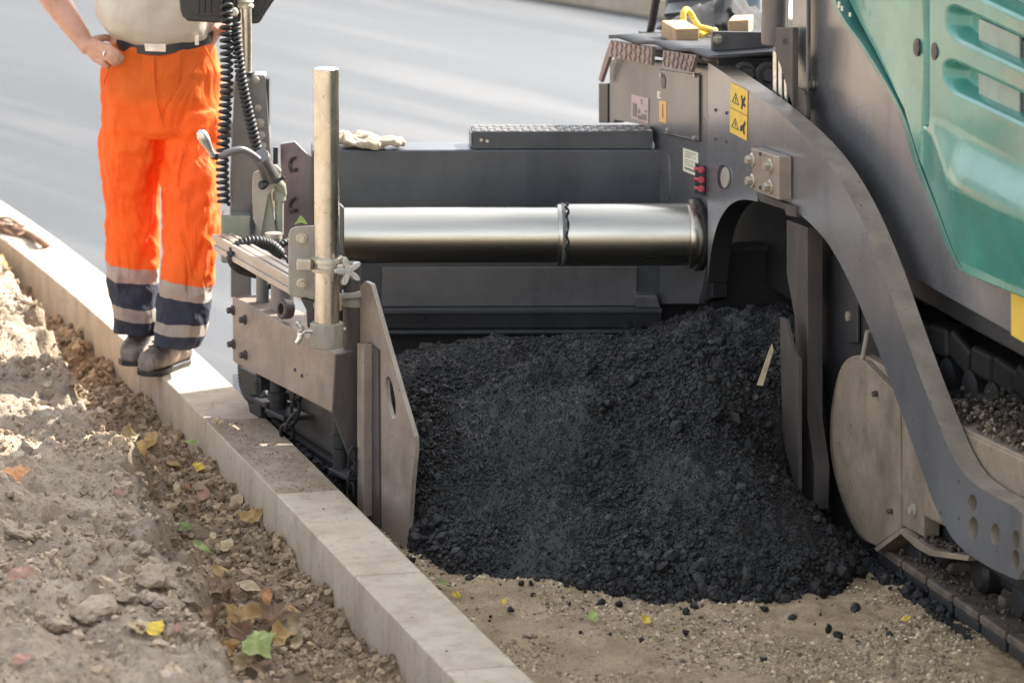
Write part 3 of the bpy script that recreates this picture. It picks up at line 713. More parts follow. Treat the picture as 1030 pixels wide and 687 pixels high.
# --- screed wall behind the tubes
WB = .40
def pw(x, y, f=0.): return PS(x, y, WB-f)
zt = pw(500, 151).z; zl = pw(500, 309).z
xa, xb_ = pw(314, 200), pw(666, 200)
def wall_box(name, z0, z1, f0, dep, mat, x0=xa, x1=xb_, bevel=.004, parent=PV):
    a_ = V((x0.x, x0.y, z0))+SN*f0; b_ = V((x1.x, x1.y, z0))+SN*f0
    return MB().prism([a_, b_, b_-SN*dep, a_-SN*dep], ZU*(z1-z0)).build(name, mat, parent, bevel)
w0 = wall_box('screed_wall', zl, zt, 0, .16, MT['wall'], bevel=.008)
zr = pw(500, 332).z
wall_box('screed_rail', zr+.012, zl-.012, .035, .10, MT['dark'], pw(384, 300), xb_)
wall_box('rail_lip', zl-.010, zl+.004, .055, .10, MT['wall'], pw(384, 300), xb_, .002)
wall_box('rail_lip', zr, zr+.010, .065, .12, MT['wall'], pw(384, 300), xb_, .002)
wall_box('wear_plate', .02, zr-.002, .02, .05, MT['soot_shade'], pw(372, 300), pw(730, 300))
wall_box('wall_end_plate', .02, zl+.05, -.03, .04, MT['soot_shade'], pw(640, 300), pw(730, 300))
zm = pw(500, 268).z
wall_box('dusty_lower_skirt', zl+.006, zm, .012, .01, MT['grey'], pw(384, 300), pw(640, 300), .002)
for x, y in [(424, 319), (630, 327), (642, 327)]: MB().bolt(pw(x, y, .035), SN, .012, .012).build('rail_bolt', MT['dark'], PV)
px_plate('rusty_wall_block', [(638, 297), (661, 298), (664, 310), (640, 310)], lambda x, y: pw(x, y, .05), -SN*.08, MT['grey'])
st0, st1 = pw(476, 140), pw(657, 140)
zs0, zs1 = zt+.002, zt+.058
a_ = V((st0.x, st0.y, zs0))-SN*.015; b_ = V((st1.x, st1.y, zs0))-SN*.015
mb = MB().prism([a_, b_, b_-SN*.13, a_-SN*.13], ZU*(zs1-zs0)); ln = (b_-a_).length; nn_ = 26
for i in range(nn_):
    for j in range(3):
        c_ = a_+(b_-a_)*((i+.5)/nn_)-SN*(.02+.04*j)+ZU*(zs1-zs0); sg = 1 if (i+j) % 2 else -1
        d_ = (S+SN*.8*sg).normalized()*.012; e_ = ZU.cross(d_).normalized()*.004
        mb.prism([c_-d_, c_-e_, c_+d_, c_+e_], ZU*.003)
stp = mb.build('foot_step', MT['wall'], PV, smooth=30)
stp.data.materials.append(MT['alu'])
for f_ in stp.data.polygons:
    if f_.index > 5: f_.material_index = 1
MB().prism([a_-S*.002+ZU*.003-SN*.01, a_-S*.002+ZU*.05-SN*.01, a_-S*.002+ZU*.05-SN*.12, a_-S*.002+ZU*.003-SN*.12], -S*.004).build('step_end_plate', MT['pinkish'], stp, 0)
for q in ((484, 141), (490, 142)): MB().cyl(PPL(q[0], q[1], a_, SN)+SN*.004, PPL(q[0], q[1], a_, SN), .005, n=10).build('bolt', MT['silver'], stp)
# rear screed plate on the road behind
wall_box('screed_base', ZR+.004, zl-.02, -.07, .42, MT['soot_shade'])
MT['grime'] = grains('dark_dirt', (.055, .046, .038), (.11, .09, .07), (.03, .026, .022), .9, 8, 90, .5, .004, .5)
MT['shoe'] = paint('track_steel', (.085, .066, .05), dust=(.24, .18, .125), amt=.75, rough=.7, streak=False, grime=.8, scale=9)
# --- tractor track, drum cover, frame
t_rear = tpos(868, 455, .0); zc_ = .27; rad = .215
def tf(t, z, dn): q = N*(nF+dn)+U*(U.dot(CYL)+t); return V((q.x, q.y, z))
frl = 2.0
nb(.20, .40, t_rear-.05, t_rear+frl, zc_-rad+.045, zc_-rad+.12, 'track_chain', MT['soot_shade'], .02)
trk = nb(.14, .36, t_rear, t_rear+frl, zc_-.10, zc_+.08, 'track', MT['soot_shade'])
per = 2*frl+2*math.pi*rad; ns = 26; pitch = per/ns
def on_loop(s):
    s = s % per
    if s < frl: return t_rear+s, zc_-rad, (1, 0)
    s -= frl
    if s < math.pi*rad: w = -math.pi/2+s/rad; return t_rear+frl+rad*math.cos(w), zc_+rad*math.sin(w), (-math.sin(w), math.cos(w))
    s -= math.pi*rad
    if s < frl: return t_rear+frl-s, zc_+rad, (-1, 0)
    s -= frl; w = math.pi/2+s/rad; return t_rear+rad*math.cos(w), zc_+rad*math.sin(w), (-math.sin(w), math.cos(w))
for i in range(ns):
    t_, z_, (dt, dz) = on_loop(i*pitch); d_ = U*dt+ZU*dz; o_ = (U*dz-ZU*dt)
    c_ = tf(t_, z_, .245)
    mb = MB().box(c_, N*.16, d_*(pitch*.46), o_*.014)
    mb.box(c_-o_*.025, N*.03, d_*(pitch*.3), o_*.02)
    mb.box(c_+N*.03+o_*-.02+d_*pitch*.22, N*.10, d_*(pitch*.12), o_*.022)
    sh = mb.build('track_shoe', MT['shoe'], trk, .008)
    MB().box(c_+o_*.031, N*.155, d_*(pitch*.44), o_*.0165).build('rubber_pad', MT['rubber'], sh, .006)
for i in range(6):
    t_ = t_rear+.22+i*.31; MB().lathe(tf(t_, zc_-rad+.075, .15), N, [(0, .02), (.004, .045), (.02, .058), (.08, .060), (.085, .05), (.16, .05), (.165, .06), (.24, .058), (.25, .03)], 24).build('roller', MT['soot_shade'], trk)
for tq in (t_rear, t_rear+frl): MB().lathe(tf(tq, zc_, .12), N, [(0, .08), (.003, rad-.04), (.25, rad-.04), (.252, .08)], 32).build('drum', MT['soot_shade'], trk)
n = 1100; P = np.zeros((n, 3)); tt_ = RNG.uniform(t_rear-.05, t_rear+.9, n); dn_ = .095+.29*RNG.random(n)
for i in range(n): q_ = tf(tt_[i], .062+.03*RNG.random()**2+.05*max(0, (dn_[i]-.2)), dn_[i]); P[i] = q_
v_, f_ = scatter(P, RNG.uniform(.003, .009, n), ico_templates(1, 5, .25, .6)); db = np_mesh('dirt_on_track', v_, f_, MT['grime']); db['kind'] = 'stuff'
# drum cover: rounded dirty plate with a rim behind it
cov = t2(curve([(881, 549), (869, 541), (857, 523), (846, 494), (839, 462), (837, 430), (840, 398), (847, 374), (857, 363), (869, 363)], 4))+[(884, 378), (897, 391), (905, 402), (906, 531)]
dc = px_plate('drum_cover', cov, fn(.072), mN*.02, MT['tan'], bevel=.003)
rim = [((x-872)*1.03+872, (y-455)*1.03+455) for x, y in cov]
rimp = t2(curve([(881, 549), (867, 542), (855, 524), (844, 495), (836, 462), (834.5, 430), (838, 397), (845, 371), (855, 359), (870, 357)], 4))+[(895, 372), (907, 394), (907, 531)]
px_plate('cover_rim', rimp, fn(.094), mN*.10, MT['tan'], dc, bevel=.003)
px_plate('cover_side_panel', [(907, 398), (929, 415), (929, 540), (907, 528)], fn(.078), mN*.05, MT['tan'], dc)
for x, y, s_ in [(882, 396, .010), (897, 514, .009)]: MB().bolt(PN(x, y, .071), -N, s_, .014, False).build('bolt', MT['brownd'], dc)
MB().bolt(PN(919, 513, .077), -N, .013, .014).build('bolt', MT['beige'], dc)
# bent lower flange with dirt on it
lip = [(879, 551), (906, 531), (924, 545), (937, 553), (975, 559), (973, 564), (935, 559), (921, 551), (906, 537), (882, 555)]
px_plate('lower_flange', lip, fn(.06), mN*.15, MT['tan'], dc, bevel=.002)
n = 260; qx = RNG.uniform(0, 1, n); P = []
for i in range(n):
    a_ = PN(918+48*qx[i], 543+12*qx[i], RNG.uniform(.07, .18)); P.append((a_.x, a_.y, a_.z+.004+.02*RNG.random()*(1-abs(qx[i]-.45)*1.6)))
v_, f_ = scatter(np.array(P), RNG.uniform(.004, .013, n), ico_templates(1, 4, .25))
db = np_mesh('dirt_on_flange', v_, f_, MT['grime']); db['kind'] = 'stuff'
# frame beam and plate in front of the track
px_plate('track_frame', [(928, 416), (962, 430), (1100, 494), (1100, 610), (1010, 560), (928, 520)], fn(.072), mN*.16, MT['tan'], bevel=.012)
for x, y in [(949, 480), (960, 500)]: MB().bolt(PN(x, y, .070), -N, .011, .01, False).build('bolt', MT['brownd'], PV)
# dirty ledge above the frame, with scraps
zled = PN(1000, 452, .05).z
o1 = px_plate('dirty_ledge', [(915, 404), (1100, 493), (1100, 500), (915, 412)], fn(.075), mN*.42, MT['tan'], bevel=.004)
n = 2600; P = []
for i in range(n):
    u_ = RNG.random(); dn = .085+.40*RNG.random(); a_ = PN(925+175*u_, 408+84.5*u_, .075)+N*(dn-.075); P.append((a_.x, a_.y, a_.z+.006+.05*RNG.random()**3+.05*max(0, dn-.25)))
P = np.array(P); v_, f_ = scatter(P, RNG.uniform(.003, .012, n)*RNG.uniform(.6, 1.3, n), ico_templates(1, 5, .25, .5), False)
db = np_mesh('scraps_on_ledge', v_, f_, MT['grime']); db['kind'] = 'stuff'
n = 900; u_ = RNG.random(n); P = []
for i in range(n):
    a_ = PN(925+175*u_[i], 408+84.5*u_[i], .075)+N*(.40*RNG.random()); P.append((a_.x, a_.y, a_.z+.006+.02*RNG.random()))
v_, f_ = scatter(np.array(P), RNG.uniform(.003, .009, n), ico_templates(1, 5, .25, .5))
db = np_mesh('dirt_scraps_on_ledge', v_, f_, MT['clod']); db['kind'] = 'stuff'
# dark chain of blocks under the body panel
for i in range(9):
    u_ = i/8; x0, y0 = 912+180*u_, 318+96*u_
    c_ = PN(x0, y0, .36); rr_ = random.uniform(-.25, .25)
    d_ = (U*math.cos(rr_)+ZU*math.sin(rr_)); e_ = (ZU*math.cos(rr_)-U*math.sin(rr_))
    MB().box(c_, N*.05, d_*.085, e_*.045).build('chain_block', MT['soot_shade'], PV, .018, seg=3)
    MB().lathe(PN(x0-6, y0+42, .30), N, [(0, .04), (.005, .07), (.12, .07), (.125, .04)], 20).build('carrier_roller', MT['soot_shade'], PV)
px_plate('dark_inner_wall', [(890, 200), (1180, 360), (1180, 560), (890, 420)], fn(.52), mN*.03, MT['soot_shade'], bevel=0)
for i in range(7):
    x0 = 935+i*22; mbx = MB().box(PN(x0, 372+i*14, .42), N*.06, U*.06, ZU*.05); mbx.build('rubber_flap', MT['rubber'], PV, .02, seg=3)

# --- green hood: pressed panel built as a fine sheet with real relief
bnd = np.array([(-320, 775), (-120, 812), (0, 845), (50, 876), (110, 911), (170, 931), (205, 945), (255, 964), (272, 973), (276, 978)], float)
ysr = np.concatenate([np.arange(-320, -60, 6.), np.arange(-60, 277, 1.25)])
ncol = 300
def lerp_line(x, pts): p_ = np.array(pts, float); return np.interp(x, p_[:, 0], p_[:, 1])
sm = lambda t: np.clip(t, 0, 1)**2*(3-2*np.clip(t, 0, 1))
def hood_disp(x, y):                                       # metres, positive goes into the machine
    d = np.zeros_like(x)
    for (x0, yc, hh) in [(951, -34, 17), (953, 18, 18), (950, 72, 17), (948, -88, 17)]:
        v = y-(yc+.47*(x-x0)); cr = 15.
        qx, qy = np.maximum(x0+cr-x, x-1110+cr), np.abs(v)-(hh-cr+1)
        sd_ = np.hypot(np.maximum(qx, 0), np.maximum(qy, 0))+np.minimum(np.maximum(qx, qy), 0)-cr
        d += .055*sm(-sd_/9.)
    l1 = lerp_line(x, [(800, 60), (925, 112), (950, 119), (1020, 157), (1110, 212)])
    l2 = lerp_line(x, [(800, 100), (930, 128), (943, 140), (966, 186), (1018, 209), (1110, 245)])
    right = sm((x-925)/60)
    up_ = np.clip((y-l1)/np.maximum(l2-l1, 4), 0, 1)
    d += right*(-.045*sm(up_)*(y < l2) - .045*(y >= l2)*(1-.85*np.clip((y-l2)/75, 0, 1)))
    d += .035*np.clip((932-x)/90, 0, 1)**2*(x < 932)       # left panel rolls away
    d += .03*np.exp(-((x-933.5)/1.7)**2)*(y < 128)         # seam between the two panels
    d += .012*np.sin((x-845)/38.)*np.sin(y/33.)*(x < 930)*.35
    return d
rows = []
for y in ysr:
    xl = np.interp(y, bnd[:, 0], bnd[:, 1]); s_ = np.linspace(0, 1, ncol)**1.0; rows.append(np.stack([xl+(1120-xl)*s_, np.full(ncol, y)+np.where(y > 225, (s_)*(y-225)*1.15, 0)], 1))
G2 = np.array(rows); gx, gy = G2[..., 0], G2[..., 1]; dd = hood_disp(gx, gy)
d0 = fw[:]; rayd = np.array(fw)[None, None]+np.array(rt)*((gx-CX)/F)[..., None]-np.array(up)*((gy-CY)/F)[..., None]
nn = np.array(N); kk = (nF+.09-np.array(CAM)@nn)/(rayd@nn); pos = np.array(CAM)+rayd*kk[..., None]+nn*dd[..., None]
hv = pos.reshape(-1, 3); hc = hv.mean(0)
me_faces = grid_faces(len(ysr), ncol)
hood = np_mesh('hood', hv-hc, me_faces, MT['green'], None, True)
hood.parent = PV; hood.location = V(hc)-WLOC[PV.name]; WLOC[hood.name] = V(hc)
sf = hood.modifiers.new('sheet', 'SOLIDIFY'); sf.thickness = .012; sf.offset = 0
# rolled flange along the hood's edge
fl_pts = t3(curve([tuple(PN(float(np.interp(y, bnd[:, 0], bnd[:, 1]))+1, y, .102)) for y in (-320, -120, 0, 50, 110, 170, 205, 255, 274)], 6))
MT['greend'] = paint('dark_green_paint', (.045, .17, .135), amt=.2, rough=.3, bmp=0, coat=.3)
rings = []
for q in fl_pts: rings.append([q-N*.02-U*.045, q-N*.02+U*.005, q+N*.04+U*.005, q+N*.04-U*.045])
MB().loft(rings).build('hood_flange', MT['greend'], hood, .004)
for i, (x, y, h_) in enumerate([(846, 5, .009), (849, 9, .007), (857, 15, .006)]):
    a_ = PN(x-2, y, .075); MB().box(a_, U*.006, ZU*h_, N*.002).build('edge_marking', MT['white_label'], hood)
for x, y in [(921.5, 48), (939.5, 52)]:
    px_plate('latch', ell(x, y, 3.3, 9, 20), fn(.082), mN*.012, MT['black'], hood, bevel=.001)
    px_plate('latch_core', ell(x+.6, y+1, 1.9, 5.5, 16), fn(.079), mN*.01, MT['brownd'], hood, bevel=.001)
for x0, yc in [(953, 18), (950, 72)]:
    q_ = [(984, yc+14.5-14), (1025, yc+33.8-15), (1025, yc+33.8+15.5), (984, yc+14.5+13.5)]
    px_plate('louvre_fin', q_, fn(.118), mN*.012, MT['greenpale'], hood, bevel=.004)
    px_plate('louvre_opening', [(1024, yc+33-13), (1075, yc+57-13), (1075, yc+57+12), (1024, yc+33+12)], fn(.125), mN*.012, MT['black'], hood, bevel=.004)
# rest of the tractor: upper body, an added unseen roof on posts to cast the foreground shade, hopper wings ahead
t5 = tpos(940, 60, .1)
nb(.20, 1.70, t5-.1, 4.6, 2.052, 2.25, 'upper_hood', MT['green'], .05)
nb(.05, 1.9, -.9, 3.4, 2.95, 3.05, 'added_shade_roof', MT['greend'], .03)
for nn_, tt in [(.25, .9), (1.7, .9), (.25, 3.2), (1.7, 3.2)]: nb(nn_, nn_+.07, tt, tt+.07, 2.0, 2.949, 'added_roof_post', MT['dark'], .008)
nb(.05, .12, 4.65, 6.4, .5, 1.5, 'hopper_wing', MT['grey']); nb(1.7, 1.77, 4.65, 6.4, .5, 1.5, 'hopper_wing', MT['grey'])
nb(.45, 1.5, -.25, tc+.04, 1.15, 1.22, 'operator_platform', MT['dark'])
nb(.23, 1.6, -.55, tc+.04, .55, 1.149, 'added_sun_block', MT['soot_shade'])  # added to stop stray sun from glinting on the heap
nb(.55, .75, -.10, .12, 1.221, 1.75, 'console_base', MT['wall'], .03)
# ------------------------------------------------------------------ screed end unit, beside the kerb
def fl_(dn): return lambda x, y: PL(x, y, dn)
def fu(du): return lambda x, y: PU(x, y, du)
mN2 = N2
# side beam: outer face, top follows from the thickness
px_plate('side_beam', [(233.5, 298), (251, 306), (337, 356), (334, 415), (236, 365), (234, 362)], fl_(0), mN2*.115, MT['brown'], bevel=.004)
for x, y in [(234.5, 312), (246.5, 321.5), (235, 346), (247, 357)]: MB().bolt(PL(x, y, -.001), -N2, .011, .02).build('bolt', MT['brownd'], PV)
for x, y in [(297, 372), (304, 378)]: MB().cyl(PL(x, y, -.002), PL(x, y, .004), .006, n=10).build('bolt_hole', MT['black'], PV)
px_plate('beam_end_plate', [(338, 358), (362, 352), (362, 492), (356, 472), (335, 416)], fu(.004), -U2*.012, MT['brownd'], bevel=.002)
PE = PU(372, 500, 0)                                       # end gate plane, a hand's width inside the beam
nG = N2.dot(PU(366, 420, .02))-nL
def fg(dn): return lambda x, y: PL(x, y, nG+dn)
gate = [(362, 288), (367, 283), (373, 286), (388, 340), (403, 392), (417, 439), (417.5, 451), (414, 486), (409, 560), (397, 556), (362, 512)]
edge_mat(px_plate('end_gate', gate, fg(0), mN2*.014, MT['brown'], holes=[ell(393, 400, 4.2, 22, 20, -.14)], bevel=.002), N2, MT['worn'])
px_plate('gate_guide', [(359, 345), (365.5, 346.5), (365.5, 520), (359, 512)], fg(-.035), mN2*.03, MT['brown'], bevel=.003)
px_plate('gate_backing', [(369, 344), (380, 352), (381, 536), (369, 524)], fg(-.008), mN2*.007, MT['brownd'], bevel=.002)
# lower: heating plate, springs, lugs
px_plate('lower_side_plate', [(250, 370), (362, 430), (362, 540), (300, 505), (262, 450), (252, 420)], fl_(.13), mN2*.02, MT['brownd'])
px_plate('lower_plate_step', [(262, 418), (362, 482), (362, 530), (262, 455)], fl_(.09), mN2*.03, MT['soot_shade'], bevel=.004)
for x, y0, y1, r_ in [(280, 378, 418, .030), (344, 408, 478, .030), (262, 372, 405, .018)]:
    a_, b_ = PL(x, y0, .06), PL(x, y1, .06); b_ = V((a_.x, a_.y, b_.z)); h_ = (b_-a_).length
    MB().lathe(b_, ZU, [(0, r_*1.15), (.012, r_*1.2), (.02, r_*.9), (h_*.4, r_*.95), (h_*.42, r_*1.15), (h_*.6, r_*1.15), (h_*.62, r_*.85), (h_, r_*.85)], 24).build('support_foot', MT['soot_shade'], PV)
    px_plate('foot_flange', [(x-14, y1-8), (x+5, y1+1), (x+5, y1+6), (x-14, y1-3)], fl_(.02), mN2*.09, MT['soot_shade'])
def chain(pts, r=.006, name='chain'):
    mb = MB(); p_ = t3(pts)
    for i in range(len(p_)-1):
        a_, b_ = p_[i], p_[i+1]; d_ = b_-a_; m_ = (a_+b_)/2; d_.normalize(); s_ = d_.orthogonal().normalized()
        if i % 2: s_ = d_.cross(s_)
        L_ = (b_-a_).length*.72; ring = []
        for k_ in range(13):
            w_ = 2*math.pi*k_/12; ring.append(m_+d_*(math.cos(w_)*L_)+s_*(math.sin(w_)*L_*.5))
        mb.tube(ring, r, 7, False)
    return mb.build(name, MT['soot_shade'], PV)
chain([PL(300, 392, .03), PL(298, 405, .03), PL(296, 418, .03), PL(291, 430, .03), PL(287, 440, .035)])
chain([PL(355, 452, .035), PL(354, 464, .035), PL(353, 476, .035), PL(353, 488, .035), PL(352, 500, .035)], .005)
# asphalt crumbs caught on the lower plates
n = 700; u_ = RNG.random(n); P = []
for i in range(n):
    a_ = PL(262+85*u_[i], 426+62*u_[i]+RNG.uniform(-5, 8), RNG.uniform(.05, .11)); P.append((a_.x, a_.y, a_.z))
v_, f_ = scatter(np.array(P), RNG.uniform(.004, .015, n), ico_templates(1, 4, .25))
np_mesh('crumbs_under_beam', v_, f_, MT['heap'], 'stuff')
for q in [(248, 398), (256, 404), (262, 418), (270, 430), (253, 412), (258, 426), (266, 422), (281, 444)]:
    pass
px_plate('gusset', [(238, 368), (262, 380), (262, 420), (254, 428), (248, 402)], fl_(.05), mN2*.05, MT['soot_shade'])
# corrugated hoses
def corr(pts, r, name, mat=None, pitch=.011, par=PV):
    c_ = t3(curve([tuple(p) for p in pts], 12)); L_ = [0]
    for i in range(1, len(c_)): L_.append(L_[-1]+(c_[i]-c_[i-1]).length)
    n_ = int(L_[-1]/pitch*4); out = []; rs = []
    for i in range(n_+1):
        s_ = L_[-1]*i/n_; j = min(max(np.searchsorted(L_, s_), 1), len(L_)-1); f_ = (s_-L_[j-1])/max(1e-9, L_[j]-L_[j-1])
        out.append(c_[j-1].lerp(c_[j], f_)); rs.append(r*(1 if i % 4 < 2 else .8))
    return MB().tube(out, rs, 12).build(name, mat or MT['rubber'], par, smooth=60)
corr([PL(243, 366, .07), PL(244, 384, .07), PL(250, 399, .06), PL(262, 403, .06), PL(268, 396, .06)], .014, 'corrugated_hose')
# beam-mounted bits: side post at the far end, square cross tube, profile rail
YB = PL(236, 300, .05).y
fy = lambda d_: (lambda x, y: PY(x, y, YB+d_))
px_plate('side_post', [(232, 245), (252, 245), (252, 308), (240, 303), (232, 299)], fy(.06), V((0, .06, 0)), MT['grey'])
px_plate('control_column', [(236, 76), (267, 76), (272, 152), (273, 235), (250, 280), (232, 275), (231, 180)], fy(.10), V((0, .09, 0)), MT['grey'], bevel=.006)
for x, y, r_ in [(257.5, 81, .011), (259.5, 109, .011), (261, 124, .014), (262, 136.5, .014), (263, 147, .014), (248, 81, .009)]: MB().lathe(PY(x, y, YB+.10), V((0, -1, 0)), [(-.002, r_*1.1), (.006, r_*1.1), (.010, r_*.75), (.012, .001)], 20).build('bolt', MT['beige'], PV)
for y in (90, 131): MB().cyl(PY(236, y, YB+.14), PY(222, y, YB+.14), .026, .024, 20).build('side_knob', MT['beige'], PV)
MB().box(PY(270, 115, YB+.15), V((.004, 0, 0)), V((0, .04, 0)), V((0, 0, .12))).build('column_edge', MT['dark'], PV)
px_plate('square_tube', [(222, 217), (262, 217), (262, 265), (222, 265)], fy(.04), V((0, .115, 0)), MT['olive'], bevel=.008)
# aluminium profile rail with two grooves
ra0, ra1 = PY(224, 243, YB-.02), PY(333, 305, LP.y-.03)
rd = (ra1-ra0).normalized(); rs2 = rd.cross(ZU).normalized(); ru = rs2.cross(rd).normalized()
pr = [(-.034, -.026), (.034, -.026), (.034, .026), (.022, .026), (.022, .016), (.012, .016), (.012, .026), (-.012, .026), (-.012, .016), (-.022, .016), (-.022, .026), (-.034, .026), (-.034, .008), (-.026, .008), (-.026, -.008), (-.034, -.008)]
MB().prism([ra0+rs2*(-a_)+ru*b_ for a_, b_ in pr], ra1-ra0).build('profile_rail', MT['alu'], PV, .0015)
# tall pipe, sleeve, clamp with star knob, wing bolt
YP = LP.y-.03
pc = PY(329, 348, YP); k1 = meters(1, pc); prr = 12.6*k1
ptop = PY(328.2, 69, YP)
zt_, zb_ = ptop.z, pc.z
pp = V((pc.x, YP, 0))
pl = MB().lathe(V((pp.x, pp.y, zb_)), V((ptop.x-pp.x, 0, zt_-zb_)), [(0, prr), (zt_-zb_-.002, prr), (zt_-zb_, prr-.002), (zt_-zb_+.001, .001)], 48).build('tall_pipe', MT['galv'], PV)
sz0, sz1 = PY(329, 351, YP-.03).z, PY(329, 326, YP-.03).z
slv = MB().lathe(V((pp.x, pp.y, sz0)), ZU, [(0, prr+.012), (.004, prr+.014), (sz1-sz0-.004, prr+.014), (sz1-sz0, prr+.011)], 10).build('pipe_sleeve', MT['beige'], PV, .003)
wx = PY(312, 333, YP-.02); MB().cyl(wx+V((.03, 0, 0)), wx+V((-.035, 0, 0)), .007, n=12).cyl(PY(342, 331, YP), PY(348, 331, YP), .006, n=10).build('wing_bolt_shank', MT['zinc'], PV)
wc = PY(303, 334, YP-.02); wb = MB()
for sg in (1, -1):
    c_ = t3(curve([tuple(wc), tuple(wc+V((-.004, -.004, sg*.018))), tuple(wc+V((-.014, -.006, sg*.034)))], 6)); wb.tube(c_, [.009, .011, .012, .012, .011, .010, .010, .009, .009, .008, .008, .007, .006][:len(c_)], 10)
wb.lathe(wc+V((.01, 0, 0)), V((-1, 0, 0)), [(0, .010), (.012, .012), (.02, .010)], 14); wb.build('wing_nut', MT['silver'], PV)
cz_ = PY(329, 268, YP-.04).z
cl = MB().lathe(V((pp.x, pp.y, cz_-.022)), ZU, [(0, prr+.001), (0, prr+.011), (.012, prr+.012), (.014, prr+.006), (.028, prr+.006), (.030, prr+.012), (.042, prr+.011), (.042, prr+.001)], 40).build('pipe_clamp', MT['zinc'], PV)
MB().box(PY(306, 266, YP-.02), V((.022, 0, 0)), V((0, .02, 0)), V((0, 0, .017))).build('clamp_lug', MT['zinc'], cl, .004)
MB().box(PY(345, 271, YP-.025), V((.018, 0, -.002)), V((0, .014, 0)), V((0, 0, .016))).build('clamp_lug', MT['zinc'], cl, .004)
sk = PY(351, 273, YP-.055); a_ = V((.35, -.9, .12)).normalized(); e1 = V((.93, .36, 0)).normalized(); e1 = (e1-a_*e1.dot(a_)).normalized(); e2 = a_.cross(e1)
prof = []
for i in range(40):
    w_ = 2*math.pi*i/40; r_ = .027+.017*max(0, math.cos(2.5*(w_-.3)*2/1))**.9 if False else .029+.016*math.cos(5*(w_-.55)); prof.append(sk+(e1*math.cos(w_)+e2*math.sin(w_))*r_)
kn = MB().prism(prof, -a_*.02).build('star_knob', MT['silver'], PV, .004, 50, 3)
MB().cyl(sk-a_*.02, sk-a_*.055, .012, n=14).build('knob_stem', MT['silver'], kn)
# rounded bracket plate behind the pipe, two bolts
br = t2(curve([(291, 300), (290, 270), (291, 236), (295, 229), (303, 228), (318, 227), (324, 231), (324, 298), (316, 303), (303, 302), (291, 300)], 3))
px_plate('rounded_bracket', [(290, 297), (290, 236), (292, 231), (297, 228.5), (336, 226), (341, 232), (341, 292), (336, 299), (302, 300)], lambda x, y: PY(x, y, YP+.06), V((0, .014, 0)), MT['beige'], bevel=.004)
for x, y in [(303.5, 240), (304, 285.5)]: MB().bolt(PY(x, y, YP+.06), V((0, -1, 0)), .012, .014).build('bolt', MT['zinc'], PV)
px_plate('bracket_web', [(302, 300), (316, 303), (318, 330), (309, 330), (308, 312)], lambda x, y: PY(x, y, YP+.05), V((0, .03, 0)), MT['brownd'])
px_plate('bracket_side', [(341, 205), (346, 210), (346, 285), (341, 292)], lambda x, y: PY(x, y, YP+.10), V((0, .03, 0)), MT['grey'])
a_ = PL(292, 311, .03); MB().lathe(a_, (-U2*.6+V((-.5, -1, .1))).normalized(), [(0, .030), (.03, .032), (.034, .028), (.034, .018), (.0, .018)], 24).build('ring_eye', MT['brownd'], PV)
# vertical cylinders right of the pipe
vcx = PY(354, 300, YP+.14)
def vcyl(x, y0, y1, r_, d_, name, mat):
    a_, b_ = PY(x, y1, YP+d_), PY(x, y0, YP+d_); return MB().cyl(a_, V((a_.x, a_.y, b_.z)), r_).build(name, mat, PV, .003)
vcyl(354, 264, 300, .026, .12, 'lift_cylinder', MT['brownd'])
vcyl(357, 300, 372, .037, .12, 'lift_cylinder', MT['brownd'])
a_ = PY(357, 307, YP+.12); MB().lathe(a_, ZU, [(0, .040), (.006, .043), (.02, .043), (.028, .036)], 32).build('cylinder_cap', MT['beige'], PV)
px_plate('cap_lever', [(343, 297), (366, 294), (373, 295), (372, 299), (343, 301)], lambda x, y: PY(x, y, YP+.07), V((0, .08, 0)), MT['beige'], bevel=.002)
for x, y, hh, r_, dn_, nm_ in [(264, 308, .11, .020, .05, 'vertical_rod'), (284, 317, .11, .036, .066, 'vertical_cylinder')]:
    a_ = PL(x, y, dn_); MB().cyl(a_-ZU*.01, a_+ZU*hh, r_).build(nm_, MT['grey'], PV, .003)
# end plate behind, pinkish, with arc slots
ep = [(282, 145), (297, 143), (315, 161), (322, 215), (322, 262), (284, 262)]
pe = lambda x, y: PPL(x, y, pw(318, 200)-SN*.02, (U2*.75-N2*.65).normalized())
px_plate('screed_end_plate', ep, pe, SN*-.02, MT['pinkish'], bevel=.003)
for cx0, cy0 in [(297, 167), (297, 208)]:
    nn_ = (U2*.75-N2*.65).normalized(); arc = [pe(cx0+5*math.cos(w_), cy0+8*math.sin(w_))+nn_*.002 for w_ in np.linspace(2.2, 4.9, 9)]
    MB().tube(arc, .0055, 8).build('arc_slot', MT['black'], PV); MB().cyl(pe(cx0+1, cy0+4)+nn_*.004, pe(cx0+1, cy0+4)-nn_*.002, .007, n=12).build('bolt_hole', MT['black'], PV)
MB().box(pe(281, 156)+V((-.012, -.01, 0)), V((.008, 0, 0)), V((0, .012, 0)), V((0, 0, .028))).build('stop_block', MT['black'], PV, .003)
